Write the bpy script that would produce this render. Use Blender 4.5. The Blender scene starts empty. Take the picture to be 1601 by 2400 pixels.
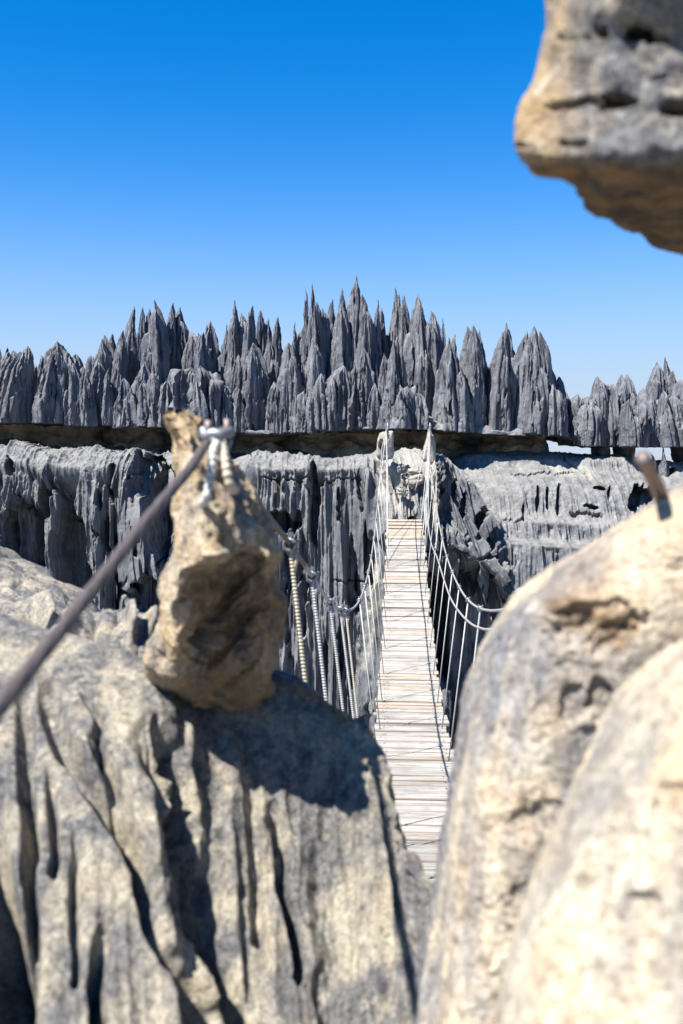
import bpy, math, random
import numpy as np
from mathutils import Vector, Matrix

sc = bpy.context.scene
# ------------------------------------------------------------------ camera
FPX, HX, HY = 2333.0, 800.5, 1062.0          # focal length in photo pixels, horizon row
PITCH = math.atan((1200 - HY) / FPX)
cam = bpy.data.cameras.new('camera'); camo = bpy.data.objects.new('camera', cam)
HAZE_H, HAZE_C = 0.178, (3.8, 4.4, 5.3)
sc.collection.objects.link(camo); sc.camera = camo
camo.location = (0, 0, 0); camo.rotation_euler = (math.pi / 2 - PITCH, 0, 0)
cam.sensor_fit = 'VERTICAL'; cam.sensor_height = 36.0; cam.lens = 36.0 * FPX / 2400.0
cam.clip_start = 0.02; cam.clip_end = 5000
cam.dof.use_dof = True; cam.dof.focus_distance = 14.5; cam.dof.aperture_fstop = 4.6
cam.dof.aperture_blades = 9
# ------------------------------------------------------------------ sun and sky
SUN = Vector((-0.51, -0.36, 0.97)).normalized()
sun = bpy.data.lights.new('sun', 'SUN'); suno = bpy.data.objects.new('sun', sun)
sc.collection.objects.link(suno)
sun.energy = 5.0; sun.angle = math.radians(0.53); sun.color = (1.0, 0.955, 0.88)
suno.rotation_euler = SUN.to_track_quat('Z', 'Y').to_euler()
elev = math.asin(SUN.z); azim = math.atan2(SUN.x, SUN.y)
w = bpy.data.worlds.new('World'); sc.world = w; w.use_nodes = True
wn = w.node_tree; wn.nodes.clear()
sky = wn.nodes.new('ShaderNodeTexSky'); sky.sky_type = 'NISHITA'; sky.sun_disc = False
sky.sun_elevation = elev; sky.sun_rotation = azim
sky.altitude = 0; sky.air_density = 1.0; sky.dust_density = 0.2; sky.ozone_density = 3.0
hs = wn.nodes.new('ShaderNodeHueSaturation'); hs.inputs['Saturation'].default_value = 1.6
bg = wn.nodes.new('ShaderNodeBackground'); bg.inputs['Strength'].default_value = 0.06
wo = wn.nodes.new('ShaderNodeOutputWorld')
wb = wn.nodes.new('ShaderNodeMix'); wb.data_type = 'RGBA'; wb.blend_type = 'MULTIPLY'; wb.inputs[0].default_value = 1.0
wb.inputs[7].default_value = (0.40, 0.82, 1.22, 1.0)
wn.links.new(sky.outputs[0], wb.inputs[6]); wn.links.new(wb.outputs[2], hs.inputs['Color']); # aerial haze: the whole sky pales smoothly toward the horizon, the same in every direction
tcw = wn.nodes.new('ShaderNodeTexCoord'); sxw = wn.nodes.new('ShaderNodeSeparateXYZ'); wn.links.new(tcw.outputs['Generated'], sxw.inputs[0])
m1 = wn.nodes.new('ShaderNodeMath'); m1.operation = 'ABSOLUTE'; wn.links.new(sxw.outputs[2], m1.inputs[0])
m2 = wn.nodes.new('ShaderNodeMath'); m2.operation = 'POWER'; m2.inputs[1].default_value = 2.1; wn.links.new(m1.outputs[0], m2.inputs[0])
m4 = wn.nodes.new('ShaderNodeMath'); m4.operation = 'MULTIPLY'; m4.inputs[1].default_value = -1 / HAZE_H ** 2.1; wn.links.new(m2.outputs[0], m4.inputs[0])
m3 = wn.nodes.new('ShaderNodeMath'); m3.operation = 'EXPONENT'; wn.links.new(m4.outputs[0], m3.inputs[0])
hz = wn.nodes.new('ShaderNodeMix'); hz.data_type = 'RGBA'; wn.links.new(m3.outputs[0], hz.inputs[0]); wn.links.new(hs.outputs[0], hz.inputs[6]); hz.inputs[7].default_value = (*HAZE_C, 1)
wn.links.new(hz.outputs[2], bg.inputs[0])
wn.links.new(bg.outputs[0], wo.inputs[0])
sc.view_settings.view_transform = 'Standard'; sc.view_settings.look = 'None'
sc.view_settings.gamma = 1.0; sc.view_settings.exposure = 1.45
sc.view_settings.use_curve_mapping = False
sc.render.engine = 'CYCLES'; sc.cycles.max_bounces = 6; sc.cycles.diffuse_bounces = 3
sc.cycles.use_denoising = True

cp, sp = math.cos(PITCH), math.sin(PITCH)
def at(px, py, d):
    """point at forward distance d (world Y) seen at photo pixel px, py"""
    a = (px - 800.5) / FPX; b = (1200 - py) / FPX
    y = cp + b * sp; z = -sp + b * cp
    return np.array([a * d / y, d, z * d / y])
def proj(P):
    x, y, z = P[..., 0], P[..., 1], P[..., 2]
    f = y * cp - z * sp; u = y * sp + z * cp
    f = np.maximum(f, 1e-3)
    return 800.5 + FPX * x / f, 1200 - FPX * u / f

# ------------------------------------------------------------------ numpy noise
def _h(ix, iy, iz, s):
    n = (ix.astype(np.int64) * 73856093) ^ (iy.astype(np.int64) * 19349663) ^ (iz.astype(np.int64) * 83492791) ^ (s * 2654435761 % 2147483647)
    n &= 0x7fffffff
    n = (n ^ (n >> 13)) * 1274126177 & 0x7fffffff
    n = (n ^ (n >> 16)) * 668265263 & 0x7fffffff
    return ((n ^ (n >> 15)) & 0xffffff).astype(np.float32) / 16777216.0
def vnoise(x, y, z, s=0):
    x, y, z = [np.asarray(a, np.float64) for a in np.broadcast_arrays(x, y, z)]
    ix, iy, iz = np.floor(x), np.floor(y), np.floor(z)
    fx, fy, fz = x - ix, y - iy, z - iz
    fx, fy, fz = [f * f * (3 - 2 * f) for f in (fx, fy, fz)]
    r = 0
    for dx in (0, 1):
        wx = fx if dx else 1 - fx
        for dy in (0, 1):
            wy = fy if dy else 1 - fy
            for dz in (0, 1):
                wz = fz if dz else 1 - fz
                r = r + wx * wy * wz * _h(ix + dx, iy + dy, iz + dz, s)
    return r * 2 - 1
def fbm(x, y, z, o=4, s=0, g=0.5):
    r = 0; a = 1; t = 0
    for i in range(o):
        r = r + a * vnoise(x, y, z, s + i); t += a; a *= g
        x, y, z = x * 2.03 + 1.7, y * 2.03 + 9.2, z * 2.03 + 4.1
    return r / t
def worley(x, y, s=0, jit=0.9):
    x, y = [np.asarray(a, np.float64) for a in np.broadcast_arrays(x, y)]
    ix, iy = np.floor(x), np.floor(y)
    f1 = np.full(x.shape, 9.0)
    zz = np.zeros_like(ix)
    for dx in (-1, 0, 1):
        for dy in (-1, 0, 1):
            cx, cy = ix + dx, iy + dy
            px = cx + 0.5 + jit * (_h(cx, cy, zz, s) - 0.5)
            py = cy + 0.5 + jit * (_h(cx, cy, zz + 1, s + 7) - 0.5)
            d = (x - px) ** 2 + (y - py) ** 2
            f1 = np.minimum(f1, d)
    return f1                                  # squared distance: cusps between cells = sharp crests
def smooth(e0, e1, x):
    t = np.clip((x - e0) / (e1 - e0), 0, 1); return t * t * (3 - 2 * t)

# ------------------------------------------------------------------ object helpers
C = sc.collection
def tag(o, label=None, cat=None, group=None, kind=None):
    if label: o['label'] = label
    if cat: o['category'] = cat
    if group: o['group'] = group
    if kind: o['kind'] = kind
    return o
def empty(name, loc=(0, 0, 0)):
    o = bpy.data.objects.new(name, None); C.objects.link(o); o.location = loc
    o.empty_display_size = 0.1; return o
def link(name, me, mat=None, parent=None):
    o = bpy.data.objects.new(name, me); C.objects.link(o)
    if mat is not None and not me.materials: me.materials.append(mat)
    if parent is not None:
        o.parent = parent; o.location = -Vector(parent.location)
    return o
def np_mesh(name, V, F, smooth_sh=True, attr=None):
    me = bpy.data.meshes.new(name)
    V = np.ascontiguousarray(V, np.float32).reshape(-1, 3); F = np.asarray(F, np.int32)
    k = F.shape[1]
    me.vertices.add(len(V)); me.vertices.foreach_set('co', V.ravel())
    me.loops.add(F.size); me.loops.foreach_set('vertex_index', F.ravel())
    me.polygons.add(len(F)); me.polygons.foreach_set('loop_start', np.arange(0, F.size, k, dtype=np.int32))
    try: me.polygons.foreach_set('loop_total', np.full(len(F), k, np.int32))
    except Exception: pass
    me.polygons.foreach_set('use_smooth', np.full(len(F), smooth_sh, bool))
    if attr is not None:
        for nm, arr in attr.items():
            a = me.attributes.new(nm, 'FLOAT', 'POINT'); a.data.foreach_set('value', np.ascontiguousarray(arr, np.float32).ravel())
    me.update(calc_edges=True); me.validate(); return me
def grid_faces(nv, nu, close_u=False, close_v=False, off=0, flip=False):
    jj = np.arange(nu if close_u else nu - 1); ii = np.arange(nv if close_v else nv - 1)
    I, J = np.meshgrid(ii, jj, indexing='ij')
    I2, J2 = (I + 1) % nv, (J + 1) % nu
    F = np.stack([I * nu + J, I * nu + J2, I2 * nu + J2, I2 * nu + J], -1).reshape(-1, 4) + off
    return F[:, ::-1] if flip else F
class MB:
    """collects boxes, tubes and lathes into one mesh"""
    def __init__(s): s.V = []; s.F = []; s.n = 0
    def add(s, V, F):
        V = np.asarray(V, float).reshape(-1, 3)
        s.V.append(V); s.F += [tuple(int(i) + s.n for i in f) for f in F]; s.n += len(V)
    def box(s, c, d, R=None, bev=0.0):
        hx, hy, hz = [v / 2 for v in d]
        if bev:
            pts = []
            for sx in (-1, 1):
                for sy in (-1, 1):
                    for sz in (-1, 1):
                        pts.append((sx * (hx - bev), sy * hy, sz * hz) if False else (sx * hx, sy * hy, sz * hz))
        else:
            pts = [(sx * hx, sy * hy, sz * hz) for sx in (-1, 1) for sy in (-1, 1) for sz in (-1, 1)]
        P = np.array(pts)
        if R is not None: P = P @ np.array(R).T
        s.add(P + np.array(c), [(0, 1, 3, 2), (4, 6, 7, 5), (0, 4, 5, 1), (2, 3, 7, 6), (0, 2, 6, 4), (1, 5, 7, 3)])
    def tube(s, pts, r, n=8, prof=None, cap=True):
        P = np.asarray(pts, float); m = len(P)
        T = np.gradient(P, axis=0); T /= np.linalg.norm(T, axis=1)[:, None] + 1e-12
        up = np.array([0, 0, 1.0]) if abs(T[0][2]) < 0.9 else np.array([1.0, 0, 0])
        A = np.cross(T[0], up); A /= np.linalg.norm(A)
        r = np.broadcast_to(np.asarray(r, float), (m,)) if prof is None else r
        V = np.zeros((m, n, 3)); th = np.linspace(0, 2 * np.pi, n, endpoint=False)
        L = np.concatenate([[0], np.cumsum(np.linalg.norm(np.diff(P, axis=0), axis=1))])
        for i in range(m):
            A = A - T[i] * np.dot(A, T[i]); A /= np.linalg.norm(A); B = np.cross(T[i], A)
            rr = (r[i] if prof is None else r * prof(th, L[i]))
            rr = np.broadcast_to(rr, (n,))
            V[i] = P[i] + np.outer(np.cos(th) * rr, A) + np.outer(np.sin(th) * rr, B)
        F = grid_faces(m, n, close_u=True).tolist()
        if cap: F += [tuple(range(n))[::-1], tuple(range((m - 1) * n, m * n))]
        s.add(V, F)
    def mesh(s, name, smooth_sh=False):
        me = bpy.data.meshes.new(name); me.from_pydata(np.concatenate(s.V).tolist(), [], s.F)
        if smooth_sh: me.polygons.foreach_set('use_smooth', [True] * len(me.polygons))
        me.update(); return me
    def build(s, name, mat, parent=None, smooth_sh=False):
        return link(name, s.mesh(name, smooth_sh), mat, parent)

def crom(P, n, closed=False):
    """Catmull-Rom along axis 0 of P, n samples"""
    P = np.asarray(P, float); m = len(P)
    t = np.linspace(0, m if closed else m - 1, n, endpoint=not closed)
    i = np.floor(t).astype(int)
    if not closed: i = np.minimum(i, m - 2)
    f = (t - i).reshape((-1,) + (1,) * (P.ndim - 1))
    if closed: a, b, c, d = P[(i - 1) % m], P[i % m], P[(i + 1) % m], P[(i + 2) % m]
    else:
        E = np.concatenate([[2 * P[0] - P[1]], P, [2 * P[-1] - P[-2]]])
        a, b, c, d = E[i], E[i + 1], E[i + 2], E[i + 3]
    return 0.5 * (2 * b + (c - a) * f + (2 * a - 5 * b + 4 * c - d) * f * f + (3 * b - a - 3 * c + d) * f ** 3)
def patch(ctrl, nv, nu, closed_v=False):
    G = crom(np.asarray(ctrl, float), nv, closed_v)                # rows
    return np.swapaxes(crom(np.swapaxes(G, 0, 1), nu), 0, 1)       # columns
def normals(P, closed_v=False):
    du = np.gradient(P, axis=1)
    if closed_v:
        dv = (np.roll(P, -1, 0) - np.roll(P, 1, 0)) / 2
    else: dv = np.gradient(P, axis=0)
    N = np.cross(du, dv); N /= np.linalg.norm(N, axis=-1, keepdims=True) + 1e-9
    return N
def seg_dist(px, py, line):
    """distance in pixels to a polyline and the position 0..1 along it"""
    best = np.full(px.shape, 1e9); pos = np.zeros(px.shape); n = len(line) - 1
    for i in range(n):
        ax, ay = line[i]; bx, by = line[i + 1]
        L2 = (bx - ax) ** 2 + (by - ay) ** 2
        t = np.clip(((px - ax) * (bx - ax) + (py - ay) * (by - ay)) / L2, 0, 1)
        d = np.hypot(px - ax - t * (bx - ax), py - ay - t * (by - ay))
        m = d < best; best = np.where(m, d, best); pos = np.where(m, (i + t) / n, pos)
    return best, pos

# ------------------------------------------------------------------ materials
def nodes_mat(name):
    m = bpy.data.materials.new(name); m.use_nodes = True
    nt = m.node_tree; b = nt.nodes['Principled BSDF']; return m, nt, b
class NB:
    def __init__(s, nt): s.nt = nt
    def n(s, t, **k):
        o = s.nt.nodes.new(t)
        for a, v in k.items():
            if a == 'ins':
                for i, x in v.items(): o.inputs[i].default_value = x
            else: setattr(o, a, v)
        return o
    def l(s, a, b): s.nt.links.new(a, b)
    def pos(s, scale=(1, 1, 1), obj=False):
        if obj: src = s.n('ShaderNodeTexCoord').outputs['Object']
        else: src = s.n('ShaderNodeNewGeometry').outputs['Position']
        m = s.n('ShaderNodeMapping'); m.inputs['Scale'].default_value = scale
        s.l(src, m.inputs['Vector']); return m.outputs[0]
    def noise(s, v, scale, detail=5, rough=0.55, dist=0):
        o = s.n('ShaderNodeTexNoise', ins={'Scale': scale, 'Detail': detail, 'Roughness': rough, 'Distortion': dist})
        s.l(v, o.inputs['Vector']); return o.outputs['Fac']
    def vor(s, v, scale, feat='F1'):
        o = s.n('ShaderNodeTexVoronoi', feature=feat, ins={'Scale': scale}); s.l(v, o.inputs['Vector']); return o.outputs['Distance']
    def ramp(s, f, stops):
        o = s.n('ShaderNodeValToRGB'); e = o.color_ramp.elements
        while len(e) < len(stops): e.new(0.5)
        for i, (p, c) in enumerate(stops):
            e[i].position = p; e[i].color = (c, c, c, 1) if isinstance(c, (int, float)) else (*c, 1)
        s.l(f, o.inputs[0]); return o.outputs[0]
    def mix(s, f, a, b, mode='MIX'):
        o = s.n('ShaderNodeMix', data_type='RGBA', blend_type=mode)
        for i, x in ((0, f), (6, a), (7, b)):
            if hasattr(x, 'links') or hasattr(x, 'is_linked'): s.l(x, o.inputs[i])
            elif i == 0: o.inputs[0].default_value = x
            else: o.inputs[i].default_value = (*x, 1) if len(x) == 3 else x
        return o.outputs[2]
    def math(s, op, a, b=0.0, c=0.0):
        o = s.n('ShaderNodeMath', operation=op)
        for i, x in enumerate((a, b, c)):
            if hasattr(x, 'is_linked'): s.l(x, o.inputs[i])
            else: o.inputs[i].default_value = x
        return o.outputs[0]
    def bump(s, h, st, dist, base=None):
        o = s.n('ShaderNodeBump', ins={'Strength': st, 'Distance': dist}); s.l(h, o.inputs['Height'])
        if base is not None: s.l(base, o.inputs['Normal'])
        return o.outputs[0]

def far_rock(name, dark, mid, light, tan, tan_amt=1.0):
    """grey weathered limestone, streaked down the flow, paler tan on upward faces"""
    m, nt, b = nodes_mat(name); N = NB(nt)
    st = N.pos((1, 1, 0.13)); p = N.pos()
    c = N.ramp(N.noise(st, 5.5, 6, 0.62), [(0.36, dark), (0.5, mid), (0.66, light)])
    big = N.noise(p, 0.9, 4, 0.55)
    c = N.mix(N.ramp(big, [(0.35, 0.0), (0.7, 0.55)]), c, light)
    sp = N.noise(p, 46, 4, 0.7)
    c = N.mix(0.55, c, N.ramp(sp, [(0.3, 0.42), (0.52, 0.78), (0.7, 1.0)]), 'MULTIPLY')
    pits = N.vor(p, 30); pitm = N.ramp(pits, [(0.1, 0.45), (0.3, 1.0)])
    pm = N.ramp(N.noise(p, 2.3, 3), [(0.5, 0.0), (0.62, 0.8)])
    c = N.mix(pm, c, N.mix(1.0, c, pitm, 'MULTIPLY'))
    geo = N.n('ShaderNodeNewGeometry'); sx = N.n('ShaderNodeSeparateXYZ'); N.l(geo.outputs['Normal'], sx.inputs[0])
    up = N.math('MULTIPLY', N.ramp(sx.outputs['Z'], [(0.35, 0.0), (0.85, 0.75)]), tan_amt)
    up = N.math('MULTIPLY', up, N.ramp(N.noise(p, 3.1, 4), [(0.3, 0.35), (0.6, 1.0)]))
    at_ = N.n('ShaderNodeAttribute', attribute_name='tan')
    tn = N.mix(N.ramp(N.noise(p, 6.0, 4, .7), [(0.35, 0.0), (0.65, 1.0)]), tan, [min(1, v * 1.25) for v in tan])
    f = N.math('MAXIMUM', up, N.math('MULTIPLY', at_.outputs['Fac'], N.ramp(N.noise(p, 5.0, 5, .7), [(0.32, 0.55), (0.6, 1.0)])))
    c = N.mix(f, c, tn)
    dk = N.n('ShaderNodeAttribute', attribute_name='overhang_shade')  # painted shade, near black
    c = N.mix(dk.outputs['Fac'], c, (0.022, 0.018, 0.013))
    N.l(c, b.inputs['Base Color']); b.inputs['Roughness'].default_value = 0.92
    b.inputs['Specular IOR Level'].default_value = 0.25
    n1 = N.bump(N.noise(st, 13, 6, 0.65), 0.9, 0.06)
    n2 = N.bump(sp, 0.9, 0.02, n1)
    n3 = N.bump(N.math('MULTIPLY', pm, pitm), 0.5, 0.03, n2)
    N.l(n3, b.inputs['Normal']); return m
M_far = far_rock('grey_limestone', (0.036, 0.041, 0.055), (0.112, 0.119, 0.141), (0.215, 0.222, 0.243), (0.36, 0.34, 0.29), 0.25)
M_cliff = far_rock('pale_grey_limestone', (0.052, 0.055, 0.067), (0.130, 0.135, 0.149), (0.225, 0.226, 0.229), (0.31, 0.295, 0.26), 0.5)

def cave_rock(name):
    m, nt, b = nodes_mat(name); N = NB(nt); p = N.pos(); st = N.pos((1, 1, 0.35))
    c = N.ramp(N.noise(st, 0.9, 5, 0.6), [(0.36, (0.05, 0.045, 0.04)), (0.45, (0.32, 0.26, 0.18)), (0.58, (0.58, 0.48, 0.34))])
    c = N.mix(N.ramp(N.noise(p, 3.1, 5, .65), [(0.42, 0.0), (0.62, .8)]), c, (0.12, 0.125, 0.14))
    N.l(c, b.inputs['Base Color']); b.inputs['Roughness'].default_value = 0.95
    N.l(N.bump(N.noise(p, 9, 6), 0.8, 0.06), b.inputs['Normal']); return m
M_cave = cave_rock('stained_cave_limestone')

def near_rock(name, cream, ochre, grey, dark, gsc=9.0, gthr=0.5, lum=(.82, .81, .78)):
    """close boulder: cream and ochre skin with grey lichen film, speckles and pits"""
    m, nt, b = nodes_mat(name); N = NB(nt); p = N.pos()
    c = N.mix(N.ramp(N.noise(p, 14, 5, 0.6), [(0.42, 0.0), (0.62, 1.0)]), cream, ochre)
    g = N.mix(N.ramp(N.noise(p, 55, 5, 0.7), [(0.38, 0.0), (0.62, 1.0)]), dark, grey)
    st = N.pos((1.0, 1.0, 0.4))
    gm = N.ramp(N.noise(st, gsc, 6, 0.68, 0.4), [(gthr - 0.07, 0.0), (gthr + 0.09, 1.0)])
    c = N.mix(gm, c, g)
    s1 = N.noise(p, 190, 4, 0.75)
    s2 = N.noise(p, 85, 4, 0.7)
    c = N.mix(0.85, c, N.ramp(s1, [(0.33, 0.45), (0.5, 0.9), (0.66, 1.12)]), 'MULTIPLY')
    c = N.mix(0.8, c, N.ramp(s2, [(0.34, 0.42), (0.47, 0.92), (0.66, 1.15)]), 'MULTIPLY')
    oa = N.n('ShaderNodeAttribute', attribute_name='ochre')
    c = N.mix(N.math('MULTIPLY', oa.outputs['Fac'], N.ramp(N.noise(p, 22, 4, .6), [(.35, .35), (.6, 1.0)])), c, N.mix(s2, (0.42, 0.26, 0.11), (0.66, 0.50, 0.30)))
    bl = N.noise(p, 33, 3, 0.6)
    c = N.mix(N.ramp(bl, [(0.60, 0.0), (0.72, 0.75)]), c, (0.64, 0.58, 0.47))
    c = N.mix(1.0, c, lum, 'MULTIPLY')
    br = N.n('ShaderNodeAttribute', attribute_name='tan')  # brown mix: hollow stain, and shade painted on horn front and overhang underside
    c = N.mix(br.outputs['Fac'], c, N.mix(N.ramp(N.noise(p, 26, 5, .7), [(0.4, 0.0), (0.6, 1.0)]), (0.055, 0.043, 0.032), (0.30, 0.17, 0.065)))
    N.l(c, b.inputs['Base Color']); b.inputs['Roughness'].default_value = 0.9
    b.inputs['Specular IOR Level'].default_value = 0.25
    n1 = N.bump(N.noise(p, 40, 6, 0.7), 1.0, 0.016)
    n2 = N.bump(s1, 0.9, 0.004, n1)
    N.l(n2, b.inputs['Normal']); return m
M_left = near_rock('fluted_boulder_limestone', (0.52, 0.475, 0.385), (0.49, 0.43, 0.335), (0.29, 0.285, 0.28), (0.125, 0.125, 0.135), 12, 0.47)
M_right = near_rock('cream_boulder_limestone', (0.68, 0.61, 0.49), (0.66, 0.52, 0.36), (0.37, 0.37, 0.38), (0.20, 0.20, 0.215), 5.5, 0.55, (.92, .89, .84))
M_right2 = near_rock('mottled_boulder_limestone', (0.68, 0.61, 0.49), (0.66, 0.52, 0.36), (0.34, 0.345, 0.36), (0.17, 0.172, 0.19), 5.0, 0.475, (.90, .88, .85))
M_top = near_rock('overhang_limestone', (0.46, 0.41, 0.325), (0.43, 0.31, 0.18), (0.27, 0.27, 0.28), (0.13, 0.13, 0.138), 11, 0.45)
M_horn = near_rock('horn_limestone', (0.68, 0.57, 0.42), (0.60, 0.44, 0.27), (0.38, 0.35, 0.32), (0.16, 0.15, 0.15), 8, 0.57)

def wood_mat():
    m, nt, b = nodes_mat('weathered_plank_wood'); N = NB(nt)
    oi = N.n('ShaderNodeObjectInfo'); tc = N.n('ShaderNodeTexCoord')
    mp = N.n('ShaderNodeMapping'); mp.inputs['Scale'].default_value = (2.2, 34, 34)
    add = N.n('ShaderNodeVectorMath', operation='ADD'); sc_ = N.n('ShaderNodeVectorMath', operation='SCALE')
    sc_.inputs['Scale'].default_value = 41.0
    cx = N.n('ShaderNodeCombineXYZ'); N.l(oi.outputs['Random'], cx.inputs[0]); N.l(oi.outputs['Random'], cx.inputs[1])
    N.l(cx.outputs[0], sc_.inputs[0]); N.l(tc.outputs['Object'], add.inputs[0]); N.l(sc_.outputs[0], add.inputs[1])
    N.l(add.outputs[0], mp.inputs['Vector'])
    g = N.noise(mp.outputs[0], 1.0, 5, 0.65)
    c = N.ramp(g, [(0.30, (0.08, 0.075, 0.065)), (0.44, (0.26, 0.245, 0.215)), (0.62, (0.385, 0.37, 0.335))])
    big = N.noise(add.outputs[0], 5.0, 5, 0.65)
    c = N.mix(N.ramp(big, [(0.50, 0.0), (0.66, 0.75)]), c, (0.20, 0.18, 0.16))
    rnd = N.ramp(oi.outputs['Random'], [(0.0, 0.72), (0.5, 0.93), (1.0, 1.0)])
    c = N.mix(1.0, c, rnd, 'MULTIPLY')
    oc = N.n('ShaderNodeAttribute', attribute_name='warm', attribute_type='OBJECT')
    c = N.mix(oc.outputs['Fac'], c, N.mix(g, (0.24, 0.13, 0.06), (0.50, 0.36, 0.23)))
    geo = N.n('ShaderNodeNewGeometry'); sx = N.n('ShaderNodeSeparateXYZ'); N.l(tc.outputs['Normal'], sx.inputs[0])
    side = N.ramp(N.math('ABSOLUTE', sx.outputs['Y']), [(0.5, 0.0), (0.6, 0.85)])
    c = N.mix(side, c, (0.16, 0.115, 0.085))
    N.l(c, b.inputs['Base Color']); b.inputs['Roughness'].default_value = 0.85
    b.inputs['Specular IOR Level'].default_value = 0.2
    N.l(N.bump(g, 0.5, 0.004), b.inputs['Normal']); return m
M_wood = wood_mat()
def simple(name, col, rough=0.6, metal=0.0, nz=30, amt=0.35):
    m, nt, b = nodes_mat(name); N = NB(nt); p = N.pos()
    c = N.mix(N.math('MULTIPLY', N.noise(p, nz, 4, .6), 1.0), [v * (1 - amt) for v in col], [min(1, v * (1 + amt)) for v in col])
    N.l(c, b.inputs['Base Color']); b.inputs['Roughness'].default_value = rough; b.inputs['Metallic'].default_value = metal
    N.l(N.bump(N.noise(p, nz * 4, 3), 0.3, 0.002), b.inputs['Normal']); return m
M_cable = simple('rusty_brown_steel_cable', (0.088, 0.072, 0.066), 0.6, 0.3, 60)
M_gcable = simple('dull_grey_steel_cable', (0.30, 0.285, 0.27), 0.6, 0.3, 30)
M_rope = simple('ribbed_white_rope', (0.38, 0.375, 0.36), 0.65, 0.1, 25, 0.3)
M_ropey = simple('ribbed_cream_rope', (0.40, 0.35, 0.27), 0.7, 0.0, 25, 0.3)
M_steel = simple('galvanised_steel', (0.22, 0.225, 0.235), 0.5, 0.7, 40, 0.2)
M_rod = simple('rusted_iron_rod', (0.16, 0.125, 0.12), 0.55, 0.5, 50)
M_nail = simple('dark_nail_iron', (0.03, 0.03, 0.035), 0.6, 0.6)
M_ground = simple('gorge_rubble', (0.17, 0.165, 0.155), 0.95, 0, 1.5)

# ------------------------------------------------------------------ setting: gorge floor
n = 120
gx = np.sign(np.linspace(-1, 1, n)) * np.abs(np.linspace(-1, 1, n)) ** 3 * 3500
X, Y = np.meshgrid(gx, gx + 0.0)
Z = -11.5 + 0.5 * fbm(X * 0.4, Y * 0.4, 0 * X, 3)
tag(link('ground', np_mesh('ground', np.stack([X, Y, Z], -1), grid_faces(n, n)), M_ground), kind='structure')

# ------------------------------------------------------------------ far limestone
def build_patch(name, P, mat, disp, parent=None, attr=None, closed_v=False, toward=(0, 0, 0), sheet=True):
    N = normals(P, closed_v)
    if sheet: s = np.sign(np.sum(N * (np.array(toward) - P)).item())
    else: s = np.sign(np.sum(N * (P - P.mean((0, 1)))).item())
    N = N * s
    D = disp(P, N)
    Q = P + N * D[..., None] if D.ndim == 2 else P + D
    nv, nu = P.shape[:2]
    F = grid_faces(nv, nu, close_v=closed_v, flip=(s < 0))
    V = Q.reshape(-1, 3)
    at_ = None
    if attr is not None:
        at_ = {k: f(Q, N).ravel() for k, f in attr.items()}
    return link(name, np_mesh(name, V, F, True, at_), mat, parent)

def rills(x, v, N=None, seed=0, amps=(0.30, 0.11, 0.035), freqs=(1.1, 3.6, 11.0), st=(0.07, 0.08, 0.08), wob=0.35):
    """rillenkarren: long scalloped grooves running down v with sharp crests between them"""
    r = 0
    for k, (a, f, s) in enumerate(zip(amps, freqs, st)):
        wx = x * f + wob * fbm(x * f * 0.5, v * f * 0.12, 0 * x + seed, 3, seed + k)
        m = 1 if k == 0 else (.45 + .9 * smooth(-.5, .5, vnoise(x * 1.3, v * .8, 0 * x + k, seed + 80)))
        r = r + a * m * (np.minimum(worley(wx, v * f * s + 3.3 * k, seed * 13 + k), 0.55) - 0.25) * 2.6
    return r
def ragged(px, py, seed):
    """jagged pixel-space offsets that give carved hollows torn, drip-shaped edges"""
    z = 0 * px
    return (8 * fbm(px * .03, py * .02, z, 3, seed + 5) + 5 * fbm(px * .16, py * .035, z, 3, seed + 15),
            12 * fbm(px * .03, py * .03, z, 3, seed + 6) + 38 * fbm(px * .11, py * .006, z + 3, 3, seed + 16, .65))

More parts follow.
